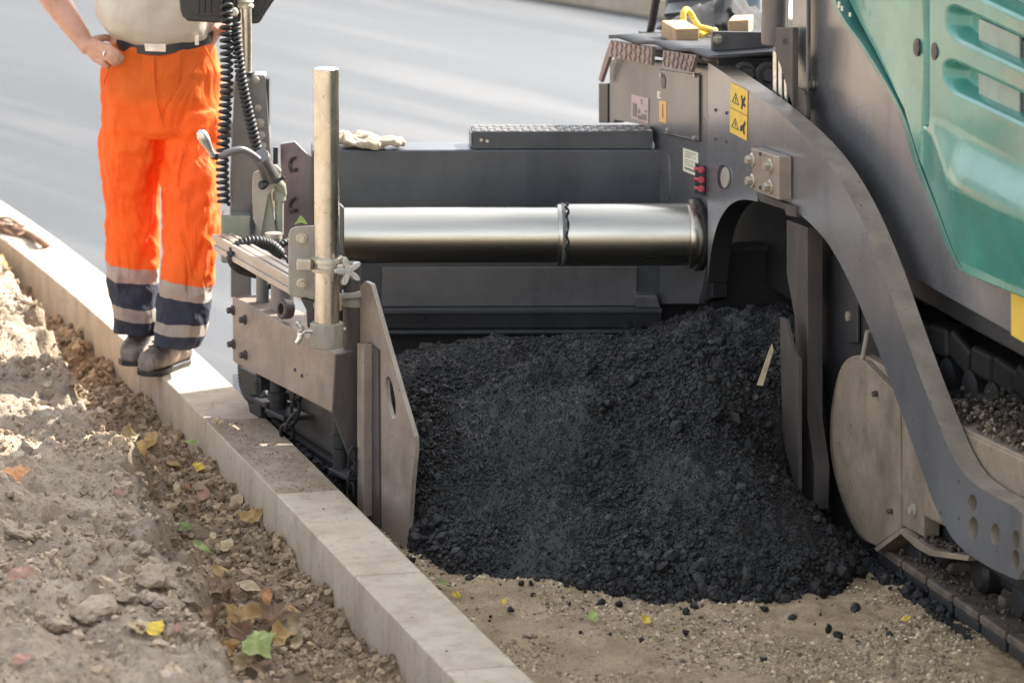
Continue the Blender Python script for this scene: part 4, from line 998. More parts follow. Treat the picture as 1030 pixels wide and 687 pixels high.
# crank: bracket, hub, arm, knob, universal joint and shaft
YC = YB-.02
fc_ = lambda d_: (lambda x, y: PY(x, y, YC+d_))
px_plate('crank_bracket', t2(curve([(256, 236), (254, 210), (254, 178), (260, 172), (277, 166)], 4))+[(283, 172), (278, 186), (270, 196), (262, 240)], fc_(.05), V((0, .012, 0)), MT['beige'], bevel=.003)
px_plate('crank_bracket', [(262, 184), (268, 180), (279, 240), (262, 240)], fc_(.066), V((0, .05, 0)), MT['olive'], bevel=.003)
h0, h1 = PY(262, 157, YC-.03), PY(272, 178, YC+.05)
MB().lathe(h0, h1-h0, [(0, .026), (.004, .028), (.02, .028), (.024, .023), (.06, .024), ((h1-h0).length, .03)], 28).build('crank_hub', MT['grey'], PV)
ca = t3(curve([tuple(PY(x, y, YC-d_)) for x, y, d_ in [(214, 156, .09), (222, 157, .085), (232, 153, .08), (243, 151, .07), (252, 155, .055), (260, 161, .04)]], 6))
MB().tube(ca, [.010]*8+[.012]*(len(ca)-8), 12).build('crank_arm', MT['grey'], PV)
k0, k1_ = PY(215, 158, YC-.095), PY(201, 132, YC-.11)
MB().lathe(k0, k1_-k0, [(0, .010), (.008, .012), (.02, .010), (.035, .013), (.06, .018), (.08, .0185), (.094, .013), (.1, .003)], 24).build('crank_knob', MT['silver'], PV)
MB().lathe(k0+V((0, .004, -.008)), V((.2, 0, 1)), [(0, .013), (.02, .014)], 16).build('knob_boss', MT['dark'], PV)
MB().tube([PY(274, 178, YC+.06), PY(282, 188, YC+.08), PY(284, 196, YC+.09)], [.016, .019, .015], 16).build('universal_joint', MT['olive'], PV)
MB().lathe(PY(281, 236, YC+.09), ZU, [(0, .014), (.11, .014), (.112, .021), (.15, .021), (.152, .014), (.17, .014)], 20).build('crank_shaft', MT['olive'], PV)
MB().cyl(PY(276, 184, YC+.03), PY(286, 178, YC+.03), .006, n=10).build('joint_pin', MT['dark'], PV)
px_plate('bright_spacer', [(271, 192), (277, 190), (278, 212), (272, 213)], fc_(.10), V((0, .02, 0)), MT['steel'])
MB().lathe(PY(266, 186, YC+.03), V((-.3, -1, .1)), [(0, .013), (.02, .015), (.03, .009)], 16).build('black_fitting', MT['black'], PV)
# hose over the rail and small clutter between rail and bracket
corr([PY(258, 274, YC-.05), PY(240, 268, YC-.15), PY(234, 257, YC-.18), PY(243, 246, YC-.17), PY(258, 243, YC-.15), PY(272, 247, YC-.12), PY(282, 256, YC-.10)], .021, 'corrugated_hose')
corr([PY(274, 262, YC-.02), PY(280, 250, YC-.04), PY(288, 243, YC-.02), PY(296, 246, YC+.02)], .012, 'corrugated_hose')
MB().tube(t3(curve([tuple(PY(x, y, YC-.07)) for x, y in [(274, 254), (272, 268), (268, 282), (272, 288), (278, 286)]], 6)), .005, 8).build('black_cable', MT['black'], PV)
MB().tube(t3(curve([tuple(PY(x, y, YC-.05)) for x, y in [(278, 262), (286, 258), (290, 266), (284, 268)]], 6)), .005, 8).build('black_cable', MT['black'], PV)
MB().lathe(PY(275, 250, YC-.02), ZU, [(0, .018), (.03, .02), (.034, .028), (.05, .028), (.052, .014)], 16).build('grey_fitting', MT['alu'], PV)
MB().lathe(PY(270, 287, YC-.09), V((-1, -.4, .1)), [(-.012, .010), (0, .014), (.02, .014), (.024, .006)], 14).build('black_clip', MT['black'], PV)
px_plate('lime_tag', t2(curve([(296, 226), (299, 222), (302, 217), (306, 221), (309, 226), (303, 224)], 3)), lambda x, y: PY(x, y, YP+.09), V((0, .004, 0)), None or plain('lime_fabric', (.26, .36, .10), .8), bevel=0)
# operator pole and control box with its coiled leads
ypz = YB+.12
p0, p1 = PY(247, 76, ypz), PY(247, -60, ypz)
MB().cyl(p0, V((p0.x, p0.y, p1.z)), meters(6.4, p0), n=32).build('panel_pole', MT['galv'], PV)
MB().lathe(p0, ZU, [(0, .030), (.012, .030), (.014, .023)], 24).build('pole_socket', MT['dark'], PV)
MB().lathe(PY(247, 5, ypz), ZU, [(-.010, .022), (-.008, .027), (.0, .027), (.004, .022), (.012, .027), (.016, .022)], 24).build('pole_collar', MT['zinc'], PV)
bx = px_plate('control_box', [(180, -4), (181, 10), (183, 17), (189, 22), (245, 25.5), (261, 24), (267, 14), (279, -4), (279, -70), (180, -70)], fy(.165), V((0, .12, 0)), MT['black'], bevel=.008)
px_plate('box_recess', [(192, -10), (228, -10), (228, 17), (200, 17), (192, 12)], fy(.161), V((0, .01, 0)), MT['dark'], bx)
px_plate('box_recess', [(254, -10), (272, -10), (262, 16), (256, 18)], fy(.161), V((0, .01, 0)), MT['dark'], bx)
for x in (199, 205, 211): px_plate('box_rib', [(x, -10), (x+1.6, -10), (x+1.6, 14), (x, 14)], fy(.157), V((0, .006, 0)), MT['black'], bx)
def coil(pts, r, wire, turns, name):
    c_ = t3(curve([tuple(p) for p in pts], 14)); m_ = len(c_); L_ = np.cumsum([0]+[(c_[i]-c_[i-1]).length for i in range(1, m_)])
    out = []; nn_ = turns*12; a_ = V((1, 0, 0))
    for i in range(nn_+1):
        s_ = L_[-1]*i/nn_; j = min(max(int(np.searchsorted(L_, s_)), 1), m_-1); f_ = (s_-L_[j-1])/max(1e-9, L_[j]-L_[j-1])
        p_ = c_[j-1].lerp(c_[j], f_); t_ = (c_[j]-c_[j-1]).normalized(); a_ = (a_-t_*a_.dot(t_)).normalized(); b2_ = t_.cross(a_); w_ = 2*math.pi*i/12
        out.append(p_+(a_*math.cos(w_)+b2_*math.sin(w_))*r)
    return MB().tube(out, wire, 7).build(name, MT['rubber'], PV, smooth=60)
coil([PY(x, y, YB+d_) for x, y, d_ in [(231, -2, .10), (228, 8, .06), (227.5, 40, .05), (228, 80, .05), (226, 120, .05), (223.5, 165, .05), (225, 206, .06)]], .0165, .0062, 33, 'coiled_lead')
coil([PY(x, y, YB+d_) for x, y, d_ in [(237, 24, .07), (239, 50, .05), (243, 80, .05), (249, 110, .05), (255, 135, .05), (260, 157, .05)]], .0125, .0058, 30, 'coiled_lead')
MB().tube(t3(curve([tuple(PY(x, y, YB+.09)) for x, y in [(226, 2), (234, 12), (240, 14), (238, 26)]], 6)), .008, 8).build('black_cable', MT['black'], PV)
MB().lathe(PY(235, 13, YB+.08), V((0, -1, .2)), [(0, .012), (.01, .016), (.02, .012), (.021, .006)], 16).build('ring_clip', MT['zinc'], PV)
corr([PY(255, 206, YB+.05), PY(254, 222, YB+.04), PY(254, 240, YB-.01)], .010, 'corrugated_hose')
# ------------------------------------------------------------------ the worker on the kerb
FA, FB = PZ(141, 364, ZK), PZ(172, 375, ZK)
YPn = (FA.y+FB.y)/2
def B(x, y, d_=0.): return PY(x, y, YPn+d_)
PER = empty('person', V((FA.x/2+FB.x/2, YPn, ZK)), 'worker in orange reflective trousers and beige shirt, hand on hip, standing on the kerb', 'person')
kpx = meters(1, B(160, 200))
m, nt, b = nodes('skin'); p = geo(nt); n1 = noise(nt, p, 14, 5, .6)
c = mixc(nt, ramp(nt, n1, [(.35, 0), (.7, 1)]).outputs[0], (.42, .22, .145), (.55, .31, .22)); nt.links.new(c, b.inputs['Base Color']); b.inputs['Roughness'].default_value = .5
b.inputs['Subsurface Weight'].default_value = .15; b.inputs['Subsurface Radius'].default_value = (.01, .004, .002); MT['skin'] = m
def cloth(name, c0, c1, sc=5.):
    m, nt, b = nodes(name); p = geo(nt); n1 = noise(nt, p, sc, 4, .55, .8, (1, 1, .6)); n2 = noise(nt, p, 300, 2)
    nt.links.new(mixc(nt, ramp(nt, n1, [(.3, 0), (.7, 1)]).outputs[0], c0, c1), b.inputs['Base Color']); b.inputs['Roughness'].default_value = .85; b.inputs['Sheen Weight'].default_value = .15
    bump(nt, b, n1, .35, .03); return m
MT['shirt'] = cloth('beige_shirt', (.46, .40, .32), (.54, .48, .39))
def ridge(w_, y, seed):
    a_ = np.array([math.cos(w_)*1.5+seed+.012*y]); b_ = np.array([math.sin(w_)*1.5+y*.014])
    r1 = 1-2.6*abs(float(fbm(a_, b_, 1.3, 2, 91)[0])); a2 = np.array([math.cos(w_)*1.1+seed*2-.03*y]); b2 = np.array([math.sin(w_)*1.1+y*.045])
    r2 = 1-2.6*abs(float(fbm(a2, b2, 1.2, 2, 97)[0]))
    return .62*r1+.5*r2-.60
def ringpx(y, xl, xr, dep, d_=0., tilt=0., n=72, wr=0., seed=0):
    cxp, hw = (xl+xr)/2, (xr-xl)/2; c_ = B(cxp, y, d_); out = []
    for k in range(n):
        w_ = 2*math.pi*k/n; cw, sw = math.cos(w_), math.sin(w_)
        e_ = 1.0
        if wr: e_ += wr*ridge(w_, y, seed)
        q_ = V((math.copysign(abs(cw)**.85, cw)*hw*kpx*e_, math.copysign(abs(sw)**.85, sw)*dep*e_, 0)); q_.z = tilt*cw
        out.append(c_+q_)
    return out
def interp_rings(tab, step=2.5, **kw):
    tab = np.array(tab, float); ys_ = np.arange(tab[0, 0], tab[-1, 0]+.01, step); out = []
    for y in ys_: out.append(ringpx(y, *[np.interp(y, tab[:, 0], tab[:, j]) for j in range(1, tab.shape[1])], **kw))
    return out
dA, dB = FA.y-YPn, FB.y-YPn
def zofpx(y): return B(160, y).z
# trousers with reflective and navy bands at the ankles
m, nt, b = nodes('work_trousers'); g = nt.nodes.new('ShaderNodeNewGeometry'); sx = nt.nodes.new('ShaderNodeSeparateXYZ'); nt.links.new(g.outputs['Position'], sx.inputs[0])
nz = noise(nt, g.outputs['Position'], 9, 3); ad = nt.nodes.new('ShaderNodeMath'); ad.operation = 'MULTIPLY_ADD'; ad.inputs[1].default_value = .03; nt.links.new(nz, ad.inputs[0]); ax_ = nt.nodes.new('ShaderNodeMath'); ax_.operation = 'MULTIPLY_ADD'; ax_.inputs[1].default_value = .11; nt.links.new(sx.outputs['X'], ax_.inputs[0]); nt.links.new(sx.outputs['Z'], ax_.inputs[2]); ofs = nt.nodes.new('ShaderNodeMath'); ofs.operation = 'ADD'; ofs.inputs[1].default_value = .122; nt.links.new(ax_.outputs[0], ofs.inputs[0]); nt.links.new(ofs.outputs[0], ad.inputs[2])
mr = nt.nodes.new('ShaderNodeMapRange'); mr.inputs[1].default_value = ZK+.015; mr.inputs[2].default_value = ZK+1.015; nt.links.new(ad.outputs[0], mr.inputs[0])
ORG, GRY, NVY = (.86, .165, .014), (.42, .39, .34), (.035, .042, .065)
rp2 = ramp(nt, mr.outputs[0], [(0, NVY), (.14, GRY), (.18, NVY), (.262, GRY), (.315, ORG)]); rp2.color_ramp.interpolation = 'CONSTANT'
n2 = noise(nt, g.outputs['Position'], 6, 5, .6, .6); c = mixc(nt, ramp(nt, n2, [(.45, 0), (.8, .35)]).outputs[0], rp2.outputs[0], (.55, .10, .02), 'MULTIPLY')
nt.links.new(c, b.inputs['Base Color']); b.inputs['Roughness'].default_value = .75
n3 = noise(nt, g.outputs['Position'], 7, 3, .5, 1.6, (1, 1, .4)); bump(nt, b, n3, .9, .035)
# thin cloth: some of the sun behind shows through
tr = nt.nodes.new('ShaderNodeBsdfTranslucent'); nt.links.new(c, tr.inputs['Color']); mx = nt.nodes.new('ShaderNodeMixShader'); mx.inputs[0].default_value = .3
out = nt.nodes['Material Output']; nt.links.new(b.outputs[0], mx.inputs[1]); nt.links.new(tr.outputs[0], mx.inputs[2]); nt.links.new(mx.outputs[0], out.inputs['Surface'])
MT['trousers'] = m
pel = [(36, 114, 214, .115, 0), (48, 110, 217, .12, 0), (70, 102, 221, .125, 0), (100, 100, 221, .125, 0), (128, 101, 221, .115, 0), (138, 118, 205, .10, 0)]
la = [(108, 101, 160, .11, 0), (140, 100.5, 164, .115, 0), (175, 101, 162, .112, dA*.4), (210, 104, 161, .108, dA*.6), (250, 107, 161, .105, dA*.9), (285, 108, 161, .10, dA), (318, 115, 160, .095, dA), (333, 117, 159, .09, dA)]
lb = [(108, 163, 221, .11, 0), (140, 162, 221, .115, 0), (175, 162, 221, .112, dB*.4), (210, 163, 220.5, .108, dB*.6), (250, 165, 219, .105, dB*.9), (285, 163, 216, .10, dB), (322, 157, 209, .098, dB), (347, 154, 201, .095, dB)]
mb = MB().loft(interp_rings(pel, wr=.03)); mb.loft(interp_rings(la, wr=.13, seed=3)); mb.loft(interp_rings(lb, wr=.13, seed=8))
# horizontal folds above the shoes and behind the knees
def remesh(o, vox, smooth=2, it=None):
    r_ = o.modifiers.new('join', 'REMESH'); r_.mode = 'VOXEL'; r_.voxel_size = vox; r_.use_smooth_shade = True
    s_ = o.modifiers.new('soft', 'SMOOTH'); s_.iterations = smooth; s_.factor = .5; return o
tr_o = remesh(mb.build('trousers', MT['trousers'], PER), .0045, 2)
tx_ = bpy.data.textures.new('folds', 'CLOUDS'); tx_.noise_scale = .11; tx_.noise_depth = 1
dm = tr_o.modifiers.new('folds', 'DISPLACE'); dm.texture = tx_; dm.strength = .018; dm.mid_level = .5; dm.texture_coords = 'LOCAL'
tx2 = bpy.data.textures.new('creases', 'MARBLE'); tx2.noise_scale = .16; tx2.turbulence = 9; tx2.noise_depth = 1
dm = tr_o.modifiers.new('creases', 'DISPLACE'); dm.texture = tx2; dm.strength = .008; dm.texture_coords = 'LOCAL'
# fly and pocket seams
MB().tube(t3(curve([tuple(B(x, y, -.13)) for x, y in [(154, 58), (155, 80), (157, 100), (161, 116), (164, 128)]], 5)), .0035, 8).build('fly_seam', MT['trousers'], tr_o)
MB().tube(t3(curve([tuple(B(x, y, d_)) for x, y, d_ in [(116, 55, -.112), (110, 68, -.100), (104, 84, -.075)]], 5)), .003, 8).build('pocket_seam', MT['trousers'], tr_o)
MB().tube(t3(curve([tuple(B(x, y, d_)) for x, y, d_ in [(206, 48, -.108), (212, 60, -.098), (218, 76, -.07)]], 5)), .003, 8).build('pocket_seam', MT['trousers'], tr_o)
# belt, buckle, loops
belt = []
def waist(u_, y, grow=0.): pass
def belt_ring(o_):
    r_ = []
    for k in range(48):
        w_ = 2*math.pi*k/48; x_ = math.cos(w_); q_ = B(164, 42+o_+6*math.sin(w_)*-1*0, 0)
        r_.append(q_+V((x_*52.5*kpx*1.02, math.sin(w_)*.128, .012*abs(x_)+.012*x_-.010*(1-abs(x_)))))
    return r_
mb = MB(); mb.loft([belt_ring(5.5), belt_ring(1), belt_ring(-5.5)]); mb.build('belt', MT['black'], PER, .002, 60)
bk = lambda x, y: PY(x, y, YPn-.138)
MB().prism([bk(145, 44), bk(167, 44.5), bk(167, 53), bk(146, 52)], V((0, .008, 0))).build('belt_buckle', MT['silver'], PER, .002)
for x, y in ((196, 41),): MB().prism([PY(x, y-5, YPn-.128-.012*(1-abs(x-164)/52)), PY(x+4, y-5, YPn-.128-.012*(1-abs(x-164)/52)), PY(x+4, y+5, YPn-.128-.012*(1-abs(x-164)/52)), PY(x, y+5, YPn-.128-.012*(1-abs(x-164)/52))], V((0, .008, 0))).build('belt_loop', MT['trousers'] if x != 196 else MT['silver'], PER, .002)
# shirt with a belly over the belt
sh = [(-108, 128, 192, .085, 0), (-98, 108, 212, .10, 0), (-84, 100, 222, .12, 0), (-50, 98, 222, .135, -.005), (-10, 97, 218, .145, -.02), (12, 99, 216, .142, -.025), (26, 104, 216, .138, -.02), (35, 109, 216, .128, -.01), (40, 113, 214, .118, 0)]
mb = MB().loft(interp_rings(sh, wr=.07, seed=5))
so_ = B(104, -78, 0)
mb.tube([B(112, -82), B(96, -72), B(80, -58, -.01), B(70, -48, -.01)], [.07, .072, .068, .064], 18)
mb.tube([B(208, -82), B(225, -72), B(240, -58, -.01), B(248, -48, -.01)], [.07, .072, .068, .064], 18)
sh_o = remesh(mb.build('shirt', MT['shirt'], PER), .007, 3)
dm = sh_o.modifiers.new('folds', 'DISPLACE'); dm.texture = tx2; dm.strength = .012; dm.texture_coords = 'LOCAL'
# one continuous body: trunk, neck, head, arms, hands
mb = MB()
mb.loft(interp_rings([(-105, 130, 190, .07, 0), (-85, 108, 212, .095, 0), (-40, 106, 214, .11, 0), (20, 110, 208, .11, 0), (60, 110, 212, .10, 0), (100, 110, 212, .10, 0)]))
mb.tube([B(160, -95), B(160, -125, -.01), B(160, -150, -.02)], [.065, .058, .058], 20)
hc_ = B(160, -168, -.02)
def ellips(c_, rx_, ry_, rz_, n=20):
    rg = []
    for i in range(1, n): w_ = math.pi*i/n; rg.append([c_+V((rx_*math.sin(w_)*math.cos(a_), ry_*math.sin(w_)*math.sin(a_), -rz_*math.cos(w_))) for a_ in np.linspace(0, 2*math.pi, 25)[:-1]])
    mb.loft(rg)
ellips(hc_, .075, .095, .115); ellips(hc_+V((0, -.02, -.06)), .055, .07, .06)
mb.tube([hc_+V((0, -.09, .02)), hc_+V((0, -.112, -.015)), hc_+V((0, -.10, -.03))], [.008, .016, .012], 10)
for s_ in (1, -1): ellips(hc_+V((s_*.077, .005, -.005)), .012, .022, .032, 8)
sL, eL, wL = B(102, -76, 0), B(40, -22, .02), B(84, 41, -.06)
fm = [wL.lerp(eL, t_) for t_ in (0, .3, .65, 1)]
mb.tube([sL, sL.lerp(eL, .5), eL, ], [.055, .052, .043], 20); ellips(eL, .043, .043, .043, 10)
mb.tube([fm[3], fm[2], fm[1], fm[0], B(91, 49, -.075)], [.043, .046, .040, .031, .030], 20)
# hand on the hip: palm, four bent fingers, thumb
kn_ = [B(100, 44.5, -.115), B(102, 50, -.118), B(101, 56, -.114), B(97.5, 61, -.105)]
wr_ = B(88, 46, -.075)
for q_ in kn_: mb.tube([wr_, wr_.lerp(q_, .55), q_], [.021, .0175, .0125], 12)
tips = [[(112, 49, -.140), (119, 54.5, -.142), (124.5, 60, -.130)], [(112, 54.5, -.143), (118, 60, -.142), (122, 64, -.130)], [(109, 59, -.138), (113.5, 63, -.136), (117, 66, -.126)], [(103.5, 63.5, -.124), (107, 66, -.122), (110, 68, -.114)]]
for q_, tp in zip(kn_, tips): mb.tube([q_]+[B(*t_) for t_ in tp], [.0115, .0108, .0098, .0078], 12)
mb.tube([wr_, B(97, 40, -.07), B(106, 38, -.05), B(114, 41, -.02)], [.018, .015, .0125, .010], 12)
sR, eR, wR = B(214, -76, 0), B(250, -14, .06), B(226, 22, -.02)
mb.tube([sR, sR.lerp(eR, .5), eR], [.055, .050, .042], 20); ellips(eR, .042, .042, .042, 10); mb.tube([eR, eR.lerp(wR, .5), wR, B(220, 30, -.05)], [.042, .040, .032, .028], 20)
for i_ in range(4): mb.tube([B(220, 29, -.03), B(216-i_*1.5, 38+3*i_, -.03), B(210-i_, 48+4*i_, -.04), B(204, 58+4*i_, -.04)], [.016, .0115, .0105, .009], 12)
mb.tube([B(222, 24, -.03), B(218, 26, -.07), B(215, 30, -.09)], [.016, .013, .010], 12)
bd = remesh(mb.build('body', MT['skin'], PER), .0042, 2)
# hair, ring
mb = MB(); ellips(hc_+V((0, .015, .03)), .082, .098, .105); mb.build('hair', plain('brown_hair', (.07, .045, .03), .7), PER, smooth=60)
rg_ = B(107, 54.0, -.132); rd_ = (B(112, 54.5, -.143)-B(102, 50, -.118)).normalized()
MB().lathe(rg_-rd_*.004, rd_, [(0, .0128), (.0, .0142), (.007, .0142), (.007, .0128)], 24).build('finger_ring', MT['steel'], PER)
# shoes
MT['leather'] = paint('worn_leather', (.13, .105, .088), dust=(.36, .29, .23), amt=.95, rough=.6, scale=14, bmp=.3)
def shoe(c_, yaw, ytop):
    K = .84
    d_ = V((math.sin(yaw), -math.cos(yaw), 0)); s_ = V((d_.y, -d_.x, 0)); mb2 = MB(); g_ = []
    prof = [(-.13, .028, .055), (-.115, .040, .075), (-.08, .044, .088), (-.03, .043, .092), (.02, .046, .082), (.06, .052, .068), (.10, .054, .058), (.135, .048, .052), (.158, .034, .042), (.168, .018, .030)]
    for t_, w_, h_ in prof:
        w_, h_ = w_*.9, h_*1.08; q_ = c_+d_*(t_*K); r_ = []
        for k in range(20):
            a_ = 2*math.pi*k/20; ca_, sa_ = math.cos(a_), math.sin(a_)
            r_.append(q_+s_*(w_*math.copysign(abs(ca_)**.7, ca_))+ZU*(.014+h_*.5+h_*.5*math.copysign(abs(sa_)**.8, sa_)))
        g_.append(r_)
    mb2.loft(g_); top_ = V((c_.x, c_.y, 0))-d_*.045; mb2.tube([top_+ZU*(c_.z+.05), top_+ZU*(c_.z+.11), top_+ZU*(c_.z+.17)], [.047, .046, .050], 20)
    o_ = remesh(mb2.build('shoe', MT['leather'], PER), .005, 2)
    dm_ = o_.modifiers.new('wear', 'DISPLACE'); dm_.texture = tx_; dm_.strength = .008; dm_.texture_coords = 'LOCAL'
    out_ = [(-.135, 0), (-.125, .030), (-.09, .043), (-.03, .042), (.03, .049), (.09, .058), (.135, .053), (.165, .032), (.174, 0)]; out_ += [(a_, -b_) for a_, b_ in reversed(out_[1:-1])]
    MB().prism([c_+d_*a_*K*.98+s_*b_*.9 for a_, b_ in out_], ZU*.02).build('sole', MT['rubber'], o_, .004)
    mb3 = MB()
    for i_ in range(4):
        q_ = c_+d_*(.015+.022*i_)+ZU*(.024+.100-.012*i_); mb3.tube([q_-s_*.022, q_+ZU*.004, q_+s_*.022], .003, 6)
    mb3.build('lace', MT['dark'], o_)
shoe(FA+V((0, .06, 0)), R(-12), 333); shoe(FB+V((-.015, .06, 0)), R(-30), 347)
# ------------------------------------------------------------------ loose things on the machine
m, nt, b = nodes('sawn_wood'); tcn = nt.nodes.new('ShaderNodeTexCoord'); p = tcn.outputs['Object']
n1 = noise(nt, p, 9, 5, .6, .5, (1, 7, 7)); c = mixc(nt, ramp(nt, n1, [(.3, 0), (.7, 1)]).outputs[0], (.34, .21, .11), (.52, .36, .21))
n2 = noise(nt, p, 14, 5, .7); c = mixc(nt, ramp(nt, n2, [(.6, 0), (.75, .7)]).outputs[0], c, (.16, .10, .06))
nt.links.new(c, b.inputs['Base Color']); b.inputs['Roughness'].default_value = .8; bump(nt, b, n1, .3, .003); MT['wood'] = m
zd = zdeck+.03
a_ = PN(684, 45, .10)
q0 = PY(679.5, 46.5, a_.y); q1 = PY(703, 45.5, a_.y-.0); q2 = PY(665, 39, a_.y+.18)
h_ = V((0, 0, meters(17, a_)))
o = MB().prism([q0, q1, q1+h_, q0+h_], V((q2.x-q0.x, .19, 0))).build('wooden_block', MT['wood'], None, .004)
tag(o, 'pale squared wooden block with its cut end facing out on the rubber mat', 'wooden block')
a_ = PN(742, 34, .30); q0, q1 = PY(732, 36, a_.y), PY(753, 36, a_.y)
o = MB().prism([q0, q1, q1+V((0, 0, meters(16, a_))), q0+V((0, 0, meters(15, a_)))], V((.02, .12, 0))).build('wooden_block', MT['wood'], None, .005)
tag(o, 'small dark weathered wooden block half under the black cloth', 'wooden block')
# crumpled black cloth as a draped sheet
MT['blackcloth'] = plain('black_cloth', (.016, .016, .018), .85, 0, .3, 60, .2)
yc_ = PN(715, 30, .42).y; nr, nc = 40, 60; vs_ = []
topl = [(664, 27), (675, 22), (690, 17), (705, 14), (716, 8), (726, -2), (733, -4), (740, 2), (748, 8), (756, 16), (761, 27), (764, 34)]
for i in range(nr):
    for j in range(nc):
        u_ = j/(nc-1); w_ = i/(nr-1); x = 664+100*u_; yt = float(np.interp(x, [q[0] for q in topl], [q[1] for q in topl])); yb_ = 33+2*u_
        prof_ = math.sin(math.pi*min(1, w_*1.0))**.8
        yy = yb_+(yt-yb_)*prof_; q_ = PY(x, yy, yc_); d_ = (w_-.5)*-.42*(1-.3*abs(u_-.5))
        nz = float(fbm(np.array([u_*3]), np.array([w_*3]), 2., 4, 71)[0])
        vs_.append((q_.x+.03*nz, yc_-d_+.06*nz, q_.z+.045*nz*prof_))
o = np_mesh('cloth', np.array(vs_)-np.array(vs_).mean(0), grid_faces(nr, nc), MT['blackcloth'], None, True); o.location = V(np.array(vs_).mean(0)); sdm = o.modifiers.new('t', 'SOLIDIFY'); sdm.thickness = .006
tag(o, 'crumpled black cloth heaped on the deck behind the wooden blocks', 'cloth')
MT['rope'] = plain('yellow_rope', (.72, .56, .10), .7, 0, .12, 80)
rp_ = [(692, 30), (688, 24), (687, 15), (690, 10), (694, 13), (698, 20), (703, 27), (709, 29), (716, 31), (719, 31), (713, 33), (706, 31), (702, 33), (709, 37)]
yr_ = PN(700, 32, .22).y
o = MB().tube(t3(curve([tuple(PY(x, y, yr_-.02*math.sin(i))) for i, (x, y) in enumerate(rp_)], 6)), .010, 10).build('rope', MT['rope'], None, smooth=60)
tag(o, 'yellow rope looped over the wooden block on the deck', 'rope')
# dark flat boards / tray behind
yt_ = PN(700, 20, .55).y
o = MB().prism([PY(668, 14, yt_+.1), PY(722, 8, yt_+.1), PY(722, 12, yt_+.1), PY(668, 18, yt_+.1)], V((.02, .25, 0))).build('board', MT['dark'], None, .003)
tag(o, 'thin dark board lying on the deck behind the yellow rope', 'board')
MT['bluegrey'] = plain('blue_grey_paint', (.22, .27, .31), .45, 0, .1, 5)
px_plate('blue_grey_housing', [(736, 38), (766, 38), (766, -160), (736, -160)], lambda x, y: PY(x, y, yt_+.35), V((.10, .4, 0)), MT['bluegrey'], bevel=.03)
px_plate('dark_housing', [(668, 36), (735, 34), (735, -120), (668, -120)], lambda x, y: PY(x, y, yt_+.75), V((.10, .3, 0)), MT['wall'], bevel=.02)
# work gloves on the screed wall: two crumpled fabric pieces
MT['glove'] = plain('glove_fabric', (.34, .29, .22), .9, 0, .2, 25, .3)
gp = pw(372, 146)-SN*.05; ztop = zt+.004
def glove(x0, x1, back, ang, h0, lab, seed):
    P0 = V((pw(x0, 146).x, (pw(x0, 146)-SN*back).y, ztop+h0)); L_ = (pw(x1, 146)-pw(x0, 146)).length
    ax_ = S*math.cos(ang)+SN*math.sin(ang); ay = ax_.cross(ZU); mb = MB(); rg = []
    for i in range(14):
        u_ = i/13; wd = .044*(.85+.25*math.sin(2.6*u_+.3)); ht = .011+.005*math.sin(u_*9+seed)+.006*(1-u_)
        q_ = P0+ax_*(L_*.66*u_); rg.append([q_+ay*(wd*math.cos(w_))+ZU*(ht+ht*math.sin(w_)*(1+.35*math.sin(3*math.cos(w_)+seed+4*u_))) for w_ in np.linspace(0, 2*math.pi, 25)[:-1]])
    mb.loft(rg)
    for f_ in range(4):
        q_ = P0+ax_*(L_*.56)+ay*(.034-.0225*f_)+ZU*.012; l2_ = L_*[.36, .44, .42, .33][f_]
        mb.tube(t3(curve([tuple(q_), tuple(q_+ax_*l2_*.45+ZU*.009+ay*.002*(f_-1)), tuple(q_+ax_*l2_*.8+ZU*.004), tuple(q_+ax_*l2_-ZU*.002)], 4)), [.012]*9+[.011, .010, .009, .007], 10)
    mb.tube(t3(curve([tuple(P0+ax_*L_*.25+ay*.03+ZU*.012), tuple(P0+ax_*L_*.42+ay*.058+ZU*.016), tuple(P0+ax_*L_*.6+ay*.06+ZU*.008)], 4)), [.014]*8+[.009], 10)
    o = mb.build('work_glove', MT['glove'], None, smooth=80); rm = o.modifiers.new('r', 'REMESH'); rm.mode = 'VOXEL'; rm.voxel_size = .003; rm.use_smooth_shade = True
    tx_ = bpy.data.textures.new('crumple', 'CLOUDS'); tx_.noise_scale = .022; dm = o.modifiers.new('d', 'DISPLACE'); dm.texture = tx_; dm.strength = .009; dm.texture_coords = 'LOCAL'
    return tag(o, lab, 'glove', 'work gloves on the screed wall')
glove(345, 408, .05, .06, 0, 'pale work glove lying flat on the screed wall with its fingers to the right', 1.)
glove(326, 378, .09, -.12, .006, 'pale work glove partly hidden behind the tall pipe on the screed wall', 2.6)
# pale stick in the heap
q0, q1 = PN(765, 388, -.10), PN(776, 352, -.08); a_ = V((.012, -.004, 0))
o = MB().prism([q0-a_, q0+a_*.6, q1+a_*.5, q1+a_*.1-V((0, 0, -.02)), q1-a_*.6], V((.002, .008, 0))).build('flat_stick', plain('pale_tag', (.42, .34, .22), .6), None, .001)
tag(o, 'small pale flat stick leaning on the asphalt heap beside the deflector plate', 'stick')

